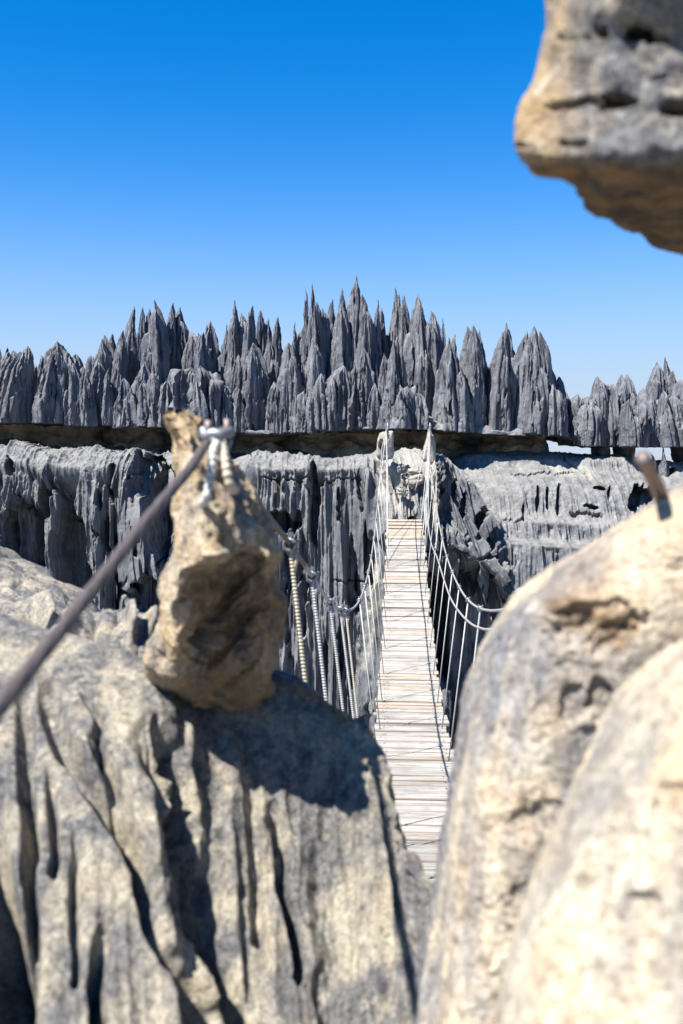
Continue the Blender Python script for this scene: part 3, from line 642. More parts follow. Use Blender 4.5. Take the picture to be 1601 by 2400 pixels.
# (tip x, tip y, d, foot x, foot y, half width l, r, subs, p, blunt)
D_ = {
 R1: [(-160, 790, 23.5, -160, 982, 60, 60, 4, 1.8, .2), (-60, 800, 23.5, -70, 982, 50, 50, 4, 1.8, .2), (10, 804, 24.2, 10, 980, 24, 30, 4, 1.8, .3), (46, 812, 24.2, 48, 980, 25, 25, 4, 2.0, .3),
      (94, 816, 24.0, 96, 980, 26, 26, 3, 2.0, .3), (64, 810, 22.9, 40, 978, 42, 30, 4, 2.0, .15), (26, 832, 22.6, 0, 980, 30, 26, 3, 2.0, .1), (-50, 830, 22.6, -60, 980, 40, 36, 4, 2.0, .1), (134, 799, 23.0, 118, 979, 34, 40, 4, 2.0, .15),
      (150, 806, 22.9, 142, 980, 20, 34, 3, 2.2, .3), (182, 826, 23.2, 180, 982, 36, 34, 5, 2.6, .4), (219, 822, 23.6, 216, 984, 30, 34, 4, 2.4, .3), (172, 850, 22.5, 172, 984, 16, 20, 3, 2.0, .1), (200, 866, 22.4, 205, 985, 14, 18, 3, 2.0, .1), (232, 840, 22.8, 236, 986, 30, 28, 4, 2.4, .2),
      (255, 862, 22.4, 252, 984, 14, 18, 2, 2.2, .1), (292, 884, 22.2, 292, 990, 20, 30, 2, 1.8, .1), (96, 862, 22.4, 92, 978, 14, 20, 2, 1.8, 0), (246, 784, 24.2, 250, 975, 20, 40, 4, 1.9, .15), (264, 781, 24.5, 270, 975, 22, 22, 3, 2.0, .2), (286, 773, 24.1, 280, 975, 26, 22, 3, 1.8, .1)],
 R2: [(316, 716, 24.0, 312, 985, 40, 30, 2, 1.55, 0), (334, 718, 24.6, 334, 960, 22, 24, 2, 1.7, .1), (351, 720, 24.6, 352, 960, 20, 20, 2, 2.0, .2), (366, 700, 23.7, 368, 960, 36, 32, 1, 1.8, 0), (407, 708, 24.2, 405, 960, 22, 26, 4, 1.9, .1),
      (421, 719, 24.1, 430, 960, 28, 36, 5, 1.7, .1), (467, 753, 24.0, 462, 960, 26, 24, 4, 2.2, .3), (492, 750, 23.9, 496, 960, 26, 24, 3, 2.0, .2), (445, 775, 23.6, 450, 960, 30, 34, 4, 2.2, .2), (362, 874, 22.4, 370, 988, 36, 34, 2, 3.0, .5),
      (450, 852, 22.5, 452, 990, 66, 66, 5, 3.0, .45), (412, 872, 22.3, 415, 988, 20, 24, 2, 2.4, .2), (495, 868, 22.6, 505, 992, 30, 34, 4, 2.5, .3), (525, 900, 22.3, 528, 996, 18, 18, 3, 2.0, .1), (340, 850, 23.0, 336, 985, 26, 24, 2, 2.0, .2)],
 R3: [(548, 702, 24.1, 545, 970, 34, 28, 4, 1.6, 0), (566, 732, 24.0, 568, 970, 26, 26, 3, 2.0, .2), (591, 714, 24.2, 592, 970, 24, 24, 3, 2.0, .1), (612, 709, 24.3, 612, 970, 28, 30, 5, 2.2, .3), (651, 741, 24.0, 650, 970, 18, 20, 3, 2.0, .2), (594, 802, 22.8, 598, 1003, 34, 34, 3, 2.2, .15),
      (630, 790, 23.4, 632, 990, 26, 28, 3, 2.0, .1), (560, 830, 23.2, 556, 990, 24, 26, 2, 2.0, .1), (643, 894, 22.3, 645, 1004, 22, 22, 2, 2.0, .2), (678, 802, 22.9, 676, 1002, 34, 34, 4, 2.0, .15), (693, 754, 23.9, 694, 980, 20, 22, 3, 1.7, 0), (665, 860, 22.6, 662, 1003, 18, 22, 2, 2, .1), (560, 900, 22.5, 562, 1000, 20, 22, 2, 1.8, .1)],
 R4: [(733, 662, 24.4, 730, 980, 26, 26, 4, 1.0, 0), (718, 671, 24.45, 724, 960, 16, 14, 2, 1.1, 0), (755, 722, 24.2, 752, 980, 36, 34, 4, 1.8, .1), (778, 700, 24.3, 775, 980, 26, 26, 3, 1.8, .1), (800, 672, 24.3, 796, 980, 32, 28, 4, 1.6, .1), (835, 645, 24.2, 836, 980, 50, 42, 5, 1.35, 0),
      (798, 712, 23.6, 794, 960, 36, 32, 3, 2.2, .2), (885, 698, 24.0, 880, 980, 22, 22, 3, 1.5, 0), (927, 672, 24.1, 924, 980, 34, 30, 4, 1.5, 0), (944, 690, 24.0, 944, 980, 20, 22, 3, 2.2, .2), (982, 687, 24.0, 984, 980, 34, 36, 5, 1.6, .1), (1010, 728, 23.2, 1010, 992, 34, 40, 4, 1.9, .15),
      (1037, 744, 23.7, 1034, 990, 20, 22, 2, 1.5, 0), (895, 718, 23.6, 894, 980, 26, 26, 4, 2.2, .2), (855, 703, 23.5, 852, 980, 24, 28, 4, 2.2, .2), (918, 788, 22.9, 918, 985, 30, 32, 3, 2.8, .4), (852, 816, 22.7, 850, 990, 20, 26, 2, 2.4, .25), (818, 845, 22.4, 812, 996, 30, 28, 2, 2.8, .35),
      (765, 865, 22.6, 766, 996, 26, 26, 3, 2.6, .3), (720, 900, 22.2, 722, 1002, 20, 20, 2, 2.6, .3), (735, 896, 22.3, 744, 1000, 18, 18, 2, 2.4, .2), (878, 897, 22.2, 874, 994, 18, 22, 2, 2.0, .15), (945, 896, 22.2, 944, 992, 50, 44, 5, 3.2, .5), (735, 790, 23.4, 736, 990, 30, 26, 4, 2.0, .2), (965, 790, 23.0, 962, 990, 22, 24, 3, 1.8, .1), (700, 850, 22.9, 702, 998, 18, 20, 2, 2, .1)],
 R5: [(1052, 788, 22.5, 1060, 1000, 32, 40, 3, 1.8, 0), (1067, 781, 23.4, 1068, 995, 24, 22, 3, 2.0, .1), (1096, 764, 23.0, 1096, 1002, 34, 32, 5, 2.2, .15), (1108, 760, 23.0, 1106, 1002, 24, 28, 3, 2.0, .1), (1124, 771, 23.1, 1120, 1002, 16, 18, 2, 2.2, .1),
      (1186, 754, 22.9, 1176, 1005, 40, 42, 3, 1.35, 0), (1252, 763, 22.9, 1240, 1006, 50, 46, 5, 1.6, .05), (1236, 775, 22.8, 1226, 1006, 34, 28, 3, 1.8, .05), (1205, 820, 23.1, 1204, 1006, 30, 26, 3, 2, .1), (1286, 856, 22.9, 1278, 1006, 34, 34, 4, 2.0, .2), (1309, 882, 23.0, 1300, 1006, 26, 28, 4, 2.4, .2), (1295, 900, 22.3, 1295, 1008, 26, 26, 3, 2.2, .15), (1155, 850, 23.3, 1152, 1005, 22, 22, 2, 2, .1)],
 R6: [(1326, 919, 23.6, 1328, 1030, 18, 20, 3, 2.0, .2), (1361, 917, 23.2, 1358, 1030, 26, 26, 4, 2.6, .3), (1400, 882, 23.2, 1396, 1032, 30, 28, 4, 2.2, .2), (1418, 888, 23.1, 1424, 1032, 26, 28, 4, 2.4, .3), (1456, 877, 23.6, 1456, 1032, 24, 22, 3, 2.0, .2), (1470, 876, 23.4, 1472, 1032, 24, 26, 4, 2.2, .2),
      (1496, 902, 23.2, 1500, 1034, 30, 30, 5, 2.6, .35), (1540, 847, 23.5, 1536, 1034, 26, 24, 4, 2.2, .2), (1557, 836, 23.6, 1558, 1034, 28, 26, 4, 1.7, .05), (1576, 868, 23.4, 1580, 1034, 26, 28, 4, 2.2, .2), (1604, 882, 23.2, 1606, 1034, 26, 30, 4, 2.2, .2), (1545, 908, 22.8, 1550, 1034, 40, 40, 4, 3.0, .5), (1480, 920, 22.8, 1482, 1034, 24, 28, 3, 2.6, .3),
      (1380, 930, 22.8, 1376, 1032, 24, 24, 3, 2.4, .3), (1660, 850, 23.5, 1660, 1034, 50, 50, 5, 2, .2), (1760, 830, 23.5, 1760, 1034, 60, 60, 5, 2, .2), (1900, 850, 23.5, 1900, 1034, 80, 80, 5, 2, .2)],
}
for R, lst in D_.items():
    for a in lst:
        jd = rng.uniform(-.5, .5) if a[2] > 23.3 else rng.uniform(0, .35) if a[2] < 22.6 else rng.uniform(-.3, .3)
        pinnacle(R, a[0], a[1], a[2] + jd, a[3], a[4], a[5], a[6], a[7], a[8], a[9])
# blunt fins standing close behind, closing the gaps below the skyline
allp = [(a[0], a[1], R) for R, l in D_.items() for a in l]
x = -180
while x < 1700:
    ny = sorted(a[1] for a in allp if abs(a[0] - x) < 48)
    if len(ny) >= 2:
        R = min(allp, key=lambda a: abs(a[0] - x))[2]
        yy = ny[min(2, len(ny) - 1)] + rng.uniform(45, 80)
        if yy < 960: pinnacle(R, x + rng.uniform(-8, 8), yy, 24.9 if x < 1310 else 24.0, x, 985 if x < 1310 else 1030, 44, 44, 2, 4, rng.choice((.3, .5, .1)))
    x += rng.uniform(34, 46)
for x, y, h, wx, lab in ((1478, 1150, 1113, 12, 'small pointed'), (1552, 1110, 1045, 12, 'taller curved'), (1510, 1105, 1078, 9, 'smallest')):
    pass
for i, (tx, ty, bx, by, ww, lab) in enumerate(((1553, 1042, 1556, 1112, 14, 'taller horn shaped grey spike on the outcrop behind the rusty rod'), (1527, 1060, 1530, 1108, 9, 'small thin grey spike left of the horn shaped spike behind the rusty rod'))):
    o = pinnacle(None, tx, ty, 22.4, bx, by + 25, ww, ww, 1, 1.3, 0); o.name = 'rock_spike'
    tag(o, lab, 'rock spike')

# ------------------------------------------------------------------ footbridge
AX = lambda d: .129 + .0568 * d                     # centre line
def interp_smooth(xs, ys):
    xs, ys = np.array(xs, float), np.array(ys, float)
    m = np.gradient(ys, xs)
    def f(x):
        i = np.clip(np.searchsorted(xs, x) - 1, 0, len(xs) - 2); h = xs[i + 1] - xs[i]; t = (x - xs[i]) / h
        return ((2 * t ** 3 - 3 * t ** 2 + 1) * ys[i] + (t ** 3 - 2 * t ** 2 + t) * h * m[i] + (-2 * t ** 3 + 3 * t ** 2) * ys[i + 1] + (t ** 3 - t ** 2) * h * m[i + 1])
    return f
deck_z = interp_smooth([2.5, 4, 5, 6, 7, 8, 9, 10.2, 11.4, 12.5, 13.7, 14.8, 16, 17.1, 18.6], [-1.7, -1.95, -2.12, -2.28, -2.4, -2.48, -2.55, -2.585, -2.56, -2.49, -2.35, -2.13, -1.88, -1.63, -1.3])
rail_z = interp_smooth([1.5, 2.77, 3.47, 4.4, 5.19, 6.46, 7.75, 9.03, 10.1, 11.4, 12.7, 13.7, 15, 17, 19.0], [.03, -.254, -.43, -.664, -.82, -1.02, -1.156, -1.215, -1.217, -1.17, -1.05, -.91, -.69, -.30, .2])
DIRV = Vector((.0568, 1, 0)).normalized(); YAW = -math.atan(.0568)
bridge = empty('suspension_footbridge', (AX(18.6), 18.6, -1.3))
tag(bridge, 'narrow plank footbridge hanging on cables across the gorge', 'footbridge')
# planks
pm = {}
def plank_mesh(kw):
    if kw in pm: return pm[kw]
    wd = kw / 100; mb = MB(); L, h, bv = .338, .015, .006
    xs = np.linspace(-L, L, 7); r = random.Random(kw); V = []
    for i, x in enumerate(xs):
        j = [r.uniform(-.0035, .0035) for _ in range(2)]; s = wd / 2
        V.append([(x, -s + j[0], -h), (x, -s + j[0], h - bv), (x, -s + j[0] + bv, h), (x, s + j[1] - bv, h), (x, s + j[1], h - bv), (x, s + j[1], -h)])
    F = grid_faces(7, 6, close_u=True, flip=True).tolist() + [tuple(range(6)), tuple(range(36, 42))[::-1]]
    mb.add(np.array(V), F); pm[kw] = mb.mesh('plank'); pm[kw].materials.append(M_wood); return pm[kw]
pr = random.Random(12); d = 3.4; nails = MB(); i = 0
warm_y = [(1243, 6), (1258, 6), (1357, 5), (1364, 5), (1588, 9), (1594, 6), (1656, 6)]
while d < 18.62:
    kw = pr.choice((9, 11, 13, 13, 16, 19) if d < 9 else (11, 13, 15, 19, 19)); wd = kw / 100
    c = d + wd / 2; z = deck_z(c); dz = (deck_z(c + .05) - deck_z(c - .05)) / .1
    o = link('plank', plank_mesh(kw)); o.parent = bridge
    loc = Vector((AX(c) + pr.uniform(-.02, .02), c, z + pr.uniform(-.006, .007)))
    o.location = loc - Vector(bridge.location)
    o.rotation_euler = (math.atan(dz) + pr.uniform(-.02, .02), pr.uniform(-.008, .008), YAW + pr.uniform(-.012, .012))
    o.scale = (1 + pr.uniform(-.02, .02), 1, 1)
    _, py = proj(np.array(loc)); wv = 0.0
    for yy, tol in warm_y:
        if abs(py - yy) < tol: wv = .28
    if pr.random() < .08: wv = max(wv, .15)
    if c > 17.9: wv = .28
    o['warm'] = wv
    if d > 17.9: d += .05
    for sx in (-.27, -.235, .235, .27):
        M = Matrix.Translation(loc) @ o.rotation_euler.to_matrix().to_4x4()
        q = M @ Vector((sx + pr.uniform(-.01, .01), pr.choice((-.25, .25)) * wd, .0165))
        nails.tube([q, q + Vector((0, 0, .003))], .0055, 6)
    gap = pr.choice((.005, .008, .014, .022)); d += wd + gap; i += 1
    if i % 9 == 8: d += .014
NM = nails.build('nail', M_nail, bridge); tag(NM, kind='stuff')
# long cables
def strand(r, pitch, lobes=6, amp=.13):
    return lambda th, L: 1 + amp * np.abs(np.cos((th * lobes + L / pitch * 2 * np.pi * lobes / 1.0 / lobes) / 2 * 1.0 + L * 0)) if False else 1 + amp * (np.abs(np.cos(th * lobes / 2 + L / pitch * np.pi)) - .5)
def cable_obj(name, pts, r, mat, n=60, sides=8, prof=None, parent=bridge):
    mb = MB(); mb.tube(crom(np.array(pts), n), r, sides, prof); return mb.build(name, mat, parent, True)
for s in (-1, 1):
    for off, dz in ((.30, -.028), (.20, -.028)):
        cable_obj('deck_cable', [(AX(d) + s * off, d, deck_z(d) + dz) for d in np.linspace(2.6, 18.9, 26)], .008, M_gcable, 80, 6)
railx = lambda s, d: AX(d) + s * (.43 if d > 3 or s > 0 else .43)
LP, RP = at(906, 1003, 19.3), at(1008, 1006, 19.5)
def rail_pts(s, d0, d1, n=40):
    return [np.array((railx(s, d), d, rail_z(d))) for d in np.linspace(d0, d1, n)]
left_tail = [at(-260, 1990, .58), at(0, 1655, .75), at(130, 1492, .88), at(250, 1340, 1.03), at(350, 1212, 1.18), at(440, 1105, 1.36), at(505, 1034, 1.56)]
lpts = left_tail + rail_pts(-1, 1.9, 18.6, 46) + [LP]
P_ = crom(np.array(lpts), 900)
far = P_[:, 1] > 3.2
mb = MB(); mb.tube(P_[~far], .0068, 24, strand(1, .055, 6, .22)); o = mb.build('handrail_cable', M_cable, bridge, True)
mb = MB(); mb.tube(np.concatenate([P_[~far][-1:], P_[far]])[::3], .0078, 8); o = mb.build('handrail_cable', M_gcable, bridge, True)
rp = [at(1760, 1400, 1.35), at(1600, 1400, 1.95), at(1500, 1405, 2.4)] + rail_pts(1, 4.2, 18.6, 40) + [RP]
cable_obj('handrail_cable', rp, .0085, M_gcable, 200, 8)
low = [RP, at(1004, 1200, 15.2), at(1010, 1269, 13.5), at(1024, 1305, 12.2), at(1039, 1353, 10.8), at(1055, 1399, 9.4), at(1075, 1432, 8.4), at(1097, 1456, 7.5), at(1120, 1470, 6.7), at(1158, 1474, 5.8), at(1300, 1430, 4.0), at(1520, 1290, 2.6)]
cable_obj('slack_cable', low, .0085, M_gcable, 120, 8)
# clamps (wrapped wire knot with two bolt ends), one mesh shared
def clamp_mesh():
    mb = MB(); t = np.linspace(0, 1, 60)
    hel = np.stack([.0135 * np.cos(t * 2 * np.pi * 4), (t - .5) * .03, .0135 * np.sin(t * 2 * np.pi * 4)], -1); mb.tube(hel, .0042, 6)
    for x in (-.012, .012):
        mb.tube([(x, -.004, -.02), (x, -.004, .028)], .0038, 6); mb.tube([(x, -.004, .016), (x, -.004, .024)], .008, 6)
    mb.tube([(-.022, .006, -.005), (-.006, .008, -.016), (.008, .008, -.014), (.022, .006, .004)], .0055, 6)
    me = mb.mesh('clamp', False); me.materials.append(M_steel); return me
CM = clamp_mesh()
def lobed(period): return lambda th, L: 1 + .13 * np.cos(th + L / period * 2 * np.pi) 
feet = [9.0 - 1.165 * k for k in range(5, 0, -1)] + [9.0 + 1.165 * k for k in range(0, 8)]
feet = [f for f in feet]
hr = random.Random(4)
left_nodes = [2.77, 3.47, 4.4, 5.19, 5.75] + feet[4:]
for s in (-1, 1):
    dl = left_nodes if s < 0 else [4.3, 4.9] + feet[3:]
    for j, dn in enumerate(dl):
        if dn > 17.4: continue
        top = Vector((railx(s, dn), dn, rail_z(dn))); k = dn
        foot = Vector((AX(dn) + s * .285, dn + hr.uniform(-.03, .03), deck_z(dn) + .016))
        if dn < 5.5 and s < 0: foot.x = AX(dn) - .27
        c = link('clamp', CM); c.parent = bridge; c.location = top - Vector(bridge.location); c.rotation_euler = (0, hr.uniform(-.5, .5), YAW + hr.uniform(-.2, .2))
        sc_ = 1.15 if dn < 6 else 1.0; c.scale = (sc_,) * 3
        near = dn < 7.5
        m = (900 if s < 0 else 500) if near else 3
        pts = np.linspace(np.array(top), np.array(foot), m); rad = .0062 if near else .0058
        if near:
            L = np.linalg.norm(pts - pts[0], axis=1); r_ = rad * (1 + .2 * np.cos(L / .0105 * 2 * np.pi))
            mb = MB(); mb.tube(pts, r_, 8)
        else: mb = MB(); mb.tube(pts, rad, 6)
        if near and s < 0: mb.tube([top + Vector((.004, .01, -.012)), top.lerp(foot, .03) + Vector((.012, 0, 0)), top.lerp(foot, .06)], .006, 6)
        mb.build('suspender', (M_ropey if (j % 4 == 0 and s < 0) else M_rope), bridge, True)
# stays fanning from the far anchor stones
for s, tp, ends in ((-1, LP, ((16.2, deck_z(16.2)), (17.3, deck_z(17.3)), (18.5, -1.0), (15.2, rail_z(15.2) - .0))), (1, RP, ((16.2, deck_z(16.2)), (17.3, deck_z(17.3)), (18.5, deck_z(18.5)), (18.9, -.7)))):
    for dn, zz in ends:
        x = AX(dn) + s * (.30 if zz < -.9 and dn < 18.8 else .2)
        if s < 0 and dn == 15.2: x = railx(-1, dn)
        cable_obj('stay_cable', [np.array(tp), (np.array(tp) + np.array((x, dn, zz))) / 2 + np.array((0, 0, -.02)), np.array((x, dn, zz))], .0062, M_rope, 12, 6)
# side struts seen beneath the right deck edge
# ------------------------------------------------------------------ far anchor stones, boulders and rods
def slab(name, pts_front, dd, thick, seed, mat, parent=None, rough=.03):
    """stone with a front outline (px,py) given real thickness; rings shrink to both faces"""
    F0 = np.array([at(x, y, dd) for x, y in pts_front]); c = F0.mean(0)
    ring = crom(F0, 90, closed=True)
    V = []
    for t in np.linspace(-1, 1, 30):
        k = (1 - abs(t) ** 4 * .45)
        R = c + (ring - c) * k; R = R + np.array([0, t * thick, 0]); V.append(R)
    for t, k in ((1.04, .35), (1.05, 0.02)):
        V.append(c + (ring - c) * k * .9 + np.array([0, t * thick, 0])); V.insert(0, c + (ring - c) * k * .9 + np.array([0, -t * thick, 0]))
    V = np.array(V)
    n3 = [fbm(V[..., 0] * 5, V[..., 1] * 5, V[..., 2] * 5, 4, seed + q) for q in range(3)]
    V = V + rough * np.stack(n3, -1)
    return link(name, np_mesh(name, V, grid_faces(len(V), 90, close_u=True), True), mat, parent)
M_anchor = far_rock('anchor_stone', (0.20, 0.19, 0.17), (0.32, 0.30, 0.265), (0.42, 0.395, 0.35), (0.5, 0.45, 0.38), .5)
o = slab('anchor_stone', [(886, 1024), (893, 1014), (908, 1011), (922, 1013), (921, 1040), (921, 1075), (905, 1078), (886, 1074), (885, 1050)], 19.5, .13, 3, M_anchor, rough=.06)
tag(o, 'upright squared stone block holding the left far end of the bridge cables', 'anchor stone')
h_ = blob('hole_shade', at(893, 1040, 19.36), (.055, .05, .10), 4, simple('painted_hole_shade', (.02, .02, .02), .95), o, n=20)  # dark lump standing in for the shade inside a hole
o = slab('anchor_stone', [(1008, 1004), (1014, 1022), (1019, 1045), (1022, 1072), (1018, 1085), (1000, 1084), (990, 1076), (996, 1045), (1002, 1020)], 19.7, .14, 8, M_anchor, rough=.05)
tag(o, 'pointed upright stone holding the right far end of the bridge cables', 'anchor stone')
for (x, y0, y1, d, s_) in ((909, 985, 1030, 19.28, 'left squared'), (1008, 985, 1015, 19.5, 'right pointed')):
    mb = MB(); mb.tube([at(x, y0 + 6, d), at(x, y1, d)], .011, 8)
    rr = random.Random(3)
    for k in range(9):
        y = y0 + 12 + k * 4; t = np.linspace(0, 2 * np.pi, 12); c = at(x, y, d)
        mb.tube(np.stack([c[0] + .026 * np.cos(t), c[1] + .026 * np.sin(t), c[2] + .012 * np.sin(t + k)], -1), .007, 5)
    o = mb.build('anchor_rod', M_steel, None, True)
    tag(o, 'metal rod wound with wire loops on top of the %s anchor stone' % s_, 'rod')
for i, (x, y, rx, ry, d, lab) in enumerate(((942, 1100, 10, 9, 19.35, 'small tilted block at upper left of the loose stones above the bridge end'), (972, 1107, 16, 8, 19.3, 'flat topped pale stone below the middle of the two anchor stones'),
        (973, 1127, 20, 12, 19.15, 'largest darker loose stone right above the bridge end'), (943, 1153, 14, 8, 18.98, 'lowest loose stone nearest the first planks of the far end'))):
    k = d / FPX
    o = blob('loose_stone', at(x, y, d), (rx * k, rx * k * .9, ry * k), 40 + i, M_anchor, n=28, rough=.4, boxy=3, rot=.2 * (-1) ** i)
    tag(o, lab, 'stone')

# ------------------------------------------------------------------ near rocks
def silhouette_rock(name, S, T, back, ts, ddepth, mat, disp, nv=330, nu=420, attr=None, bulge=None):
    """S: silhouette points (px,py,d); T: where the visible face runs to (px,py,d); back: world offsets behind"""
    S3 = [at(*s) for s in S]; rows = []
    for b in back[::-1]:
        rows.append([p + (np.array(b) if not callable(b) else b(i, p)) for i, p in enumerate(S3)])
    rows.append(S3)
    for t, dd in zip(ts, ddepth):
        row = []
        for (a, b, bu) in zip(S, T, bulge or [1] * len(S)):
            row.append(at(a[0] + (b[0] - a[0]) * t, a[1] + (b[1] - a[1]) * t, a[2] + (b[2] - a[2]) * t + dd * bu))
        rows.append(row)
    P = patch(rows, nv, nu)
    return build_patch(name, P, mat, disp, attr=attr)
def near_disp(seed, grooves=(), pits=(), fine=.004, lump=.018, lf=5, rill=0.0, rf=14., ridge=0.0, rl=14.):
    def f(P, N):
        x, y, z = P[..., 0], P[..., 1], P[..., 2]
        d = lump * fbm(x * lf, y * lf, z * lf, 3, seed) + fine * 1.6 * fbm(x * 45, y * 45, z * 45, 4, seed + 2, .6) + fine * fbm(x * 16, y * 16, z * 16, 3, seed + 4)
        if ridge: d = d - ridge * np.abs(fbm(x * rl, y * rl, z * rl * .7, 3, seed + 21)) * 2 + ridge * .35
        px, py = proj(P)
        if rill:
            Uc = np.cumsum(np.linalg.norm(np.diff(P, axis=1, prepend=P[:, :1]), axis=-1), 1).mean(0, keepdims=True) + 0 * x
            Vc = np.cumsum(np.linalg.norm(np.diff(P, axis=0, prepend=P[:1]), axis=-1), 0).mean(1, keepdims=True) + 0 * x
            steep = smooth(.95, .5, N[..., 2])
            d = d + rill * steep * (rills(Uc, Vc, seed=seed, amps=(1, .55), freqs=(rf, rf * 3.1), st=(.10, .12), wob=.6))
        wx = px + 14 * fbm(px * .012, py * .012, 0 * px, 3, seed + 8); wy = py + 14 * fbm(px * .012, py * .012, 0 * px, 3, seed + 9)
        for line, wd, dep in grooves:
            q, t = seg_dist(wx, wy, line)
            k = np.sin(np.clip(t, 0.0, 1) * np.pi * .5 + .15)
            d = d - 2.0 * dep * smooth(wd * 1.15, wd * .25, q) * np.clip(k * 1.3, 0, 1)
        for cx, cy, rx, ry, dep in pits:
            q = ((wx - cx) / rx) ** 2 + ((wy - cy) / ry) ** 2 + .5 * fbm(px * .05, py * .05, 0 * px, 3, seed + 31)
            inside = smooth(1.1, .55, q)
            d = d - dep * inside * (.8 + 1.1 * fbm(x * 38, y * 38, z * 38, 3, seed + 12))
        return d
    return f

# left fluted boulder
S = [(-700, 1380, 1.7), (-350, 1400, 1.75), (-120, 1418, 1.78), (0, 1432, 1.8), (100, 1462, 1.78), (190, 1492, 1.75), (280, 1520, 1.72), (360, 1560, 1.68), (440, 1590, 1.72), (530, 1590, 1.77), (610, 1570, 1.78), (680, 1582, 1.77), (760, 1622, 1.73),
     (830, 1672, 1.69), (876, 1740, 1.63), (896, 1820, 1.58), (922, 1925, 1.52), (945, 1992, 1.46), (1000, 2062, 1.42), (1070, 2140, 1.38), (1150, 2260, 1.34), (1240, 2400, 1.32)]
T = [(-1000, 2750, .95), (-560, 2750, .93), (-260, 2750, .93), (-60, 2750, .95), (90, 2750, .96), (220, 2750, .99), (330, 2750, 1.02), (430, 2750, 1.07), (520, 2750, 1.14), (600, 2750, 1.16), (680, 2750, 1.18), (750, 2760, 1.20), (820, 2770, 1.21),
     (880, 2780, 1.20), (930, 2790, 1.19), (980, 2800, 1.18), (1030, 2810, 1.17), (1080, 2830, 1.16), (1130, 2850, 1.16), (1180, 2870, 1.16), (1250, 2900, 1.16), (1330, 2930, 1.16)]
bulge = [1, 1, 1, 1, 1, .95, .85, .7, .55, .42, .35, .3, .3, .3, .35, .4, .4, .4, .4, .4, .4, .4]
bk = lambda dx, dy, dz: (lambda i, p: np.array((dx * smooth(11, 15, np.float64(i)), dy, dz - (.10 * smooth(11, 15, np.float64(i))))))
G = [([(56, 1612), (61, 1816), (69, 2045), (76, 2250), (80, 2420)], 22, .03),
     ([(105, 1622), (153, 1739), (214, 1841), (286, 1943), (347, 2045), (367, 2173), (408, 2275), (459, 2377), (480, 2450)], 34, .055),
     ([(225, 1735), (252, 1800), (278, 1870), (300, 1930)], 22, .03),
     ([(335, 1720), (383, 1841), (423, 1943), (452, 2020), (480, 2147), (515, 2275), (551, 2397), (570, 2470)], 34, .055),
     ([(367, 1690), (408, 1780), (446, 1841), (469, 1943)], 22, .03),
     ([(640, 1880), (653, 1943), (668, 2045), (689, 2173), (700, 2290)], 20, .028),
     ([(-40, 1900), (-25, 2050), (-5, 2180), (20, 2300), (45, 2450)], 60, .09),
     ([(122, 1790), (120, 1918), (128, 2050)], 14, .014), ([(240, 2180), (224, 2300), (235, 2440)], 24, .028), ([(190, 1610), (230, 1680), (240, 1760)], 13, .012),
     ([(760, 1850), (750, 2000), (755, 2200), (770, 2400)], 26, .012), ([(560, 1700), (590, 1850), (600, 2000), (610, 2200)], 20, .012), ([(175, 1950), (180, 2120), (175, 2300)], 14, .012)]
o = silhouette_rock('boulder', S, T, [bk(.03, .09, -.035), bk(.06, .2, -.16), bk(.08, .3, -.6), bk(.1, .32, -1.6)], (.05, .13, .28, .45, .63, .82, 1.0), (-.05, -.085, -.11, -.10, -.07, -.03, 0), M_left,
    near_disp(7, G, [], rill=.019, rf=11., fine=.003, lump=.02, lf=6, ridge=.002, rl=18.), 420, 640, bulge=bulge)
tag(o, 'big fluted grey and cream boulder filling the lower left corner', 'boulder')

# right cream boulder
S = [(2500, 1080, 1.0), (2000, 1090, 1.02), (1750, 1120, 1.04), (1601, 1162, 1.05), (1500, 1205, 1.06), (1400, 1262, 1.07), (1300, 1330, 1.08), (1215, 1415, 1.09), (1160, 1505, 1.1), (1130, 1600, 1.1), (1108, 1700, 1.1), (1092, 1800, 1.1), (1078, 1900, 1.1),
     (1068, 2000, 1.09), (1054, 2100, 1.08), (1040, 2200, 1.07), (1025, 2320, 1.05), (1010, 2450, 1.03), (990, 2700, 1.0)]
T = [(2900, 1500, 1.05), (2600, 1650, 1.05), (2450, 1800, 1.05), (2350, 1900, 1.05), (2280, 2000, 1.05), (2210, 2080, 1.05), (2140, 2160, 1.05), (2070, 2240, 1.05), (2000, 2320, 1.05), (1940, 2400, 1.05), (1880, 2480, 1.05), (1820, 2560, 1.05), (1770, 2640, 1.05),
     (1720, 2710, 1.05), (1670, 2780, 1.05), (1620, 2840, 1.05), (1580, 2900, 1.05), (1540, 2960, 1.05), (1500, 3020, 1.05)]
pits = [(1395, 1462, 110, 60, .032), (1440, 1500, 60, 45, .018), (1330, 1440, 40, 30, .012), (1345, 1655, 38, 48, .018), (1405, 1650, 34, 52, .020), (1262, 1700, 26, 45, .007), (1375, 1740, 30, 30, .012),
        (1290, 1905, 50, 30, .016), (1235, 1960, 45, 80, .010), (1240, 2120, 60, 50, .012), (1130, 2200, 60, 80, .008), (1330, 1560, 26, 20, .006), (1190, 1620, 20, 60, .006), (1160, 1800, 18, 60, .006), (1590, 1330, 26, 18, .012)]
pits = [(a, b, c * 1.15, d_ * 1.15, e * .48) for a, b, c, d_, e in pits]
def och_r(Q, N):
    px, py = proj(Q); return smooth(1460, 1200, py) * .35 + .5 * smooth(.0, 1., np.exp(-((px - 1395) / 150) ** 2 - ((py - 1430) / 90) ** 2))
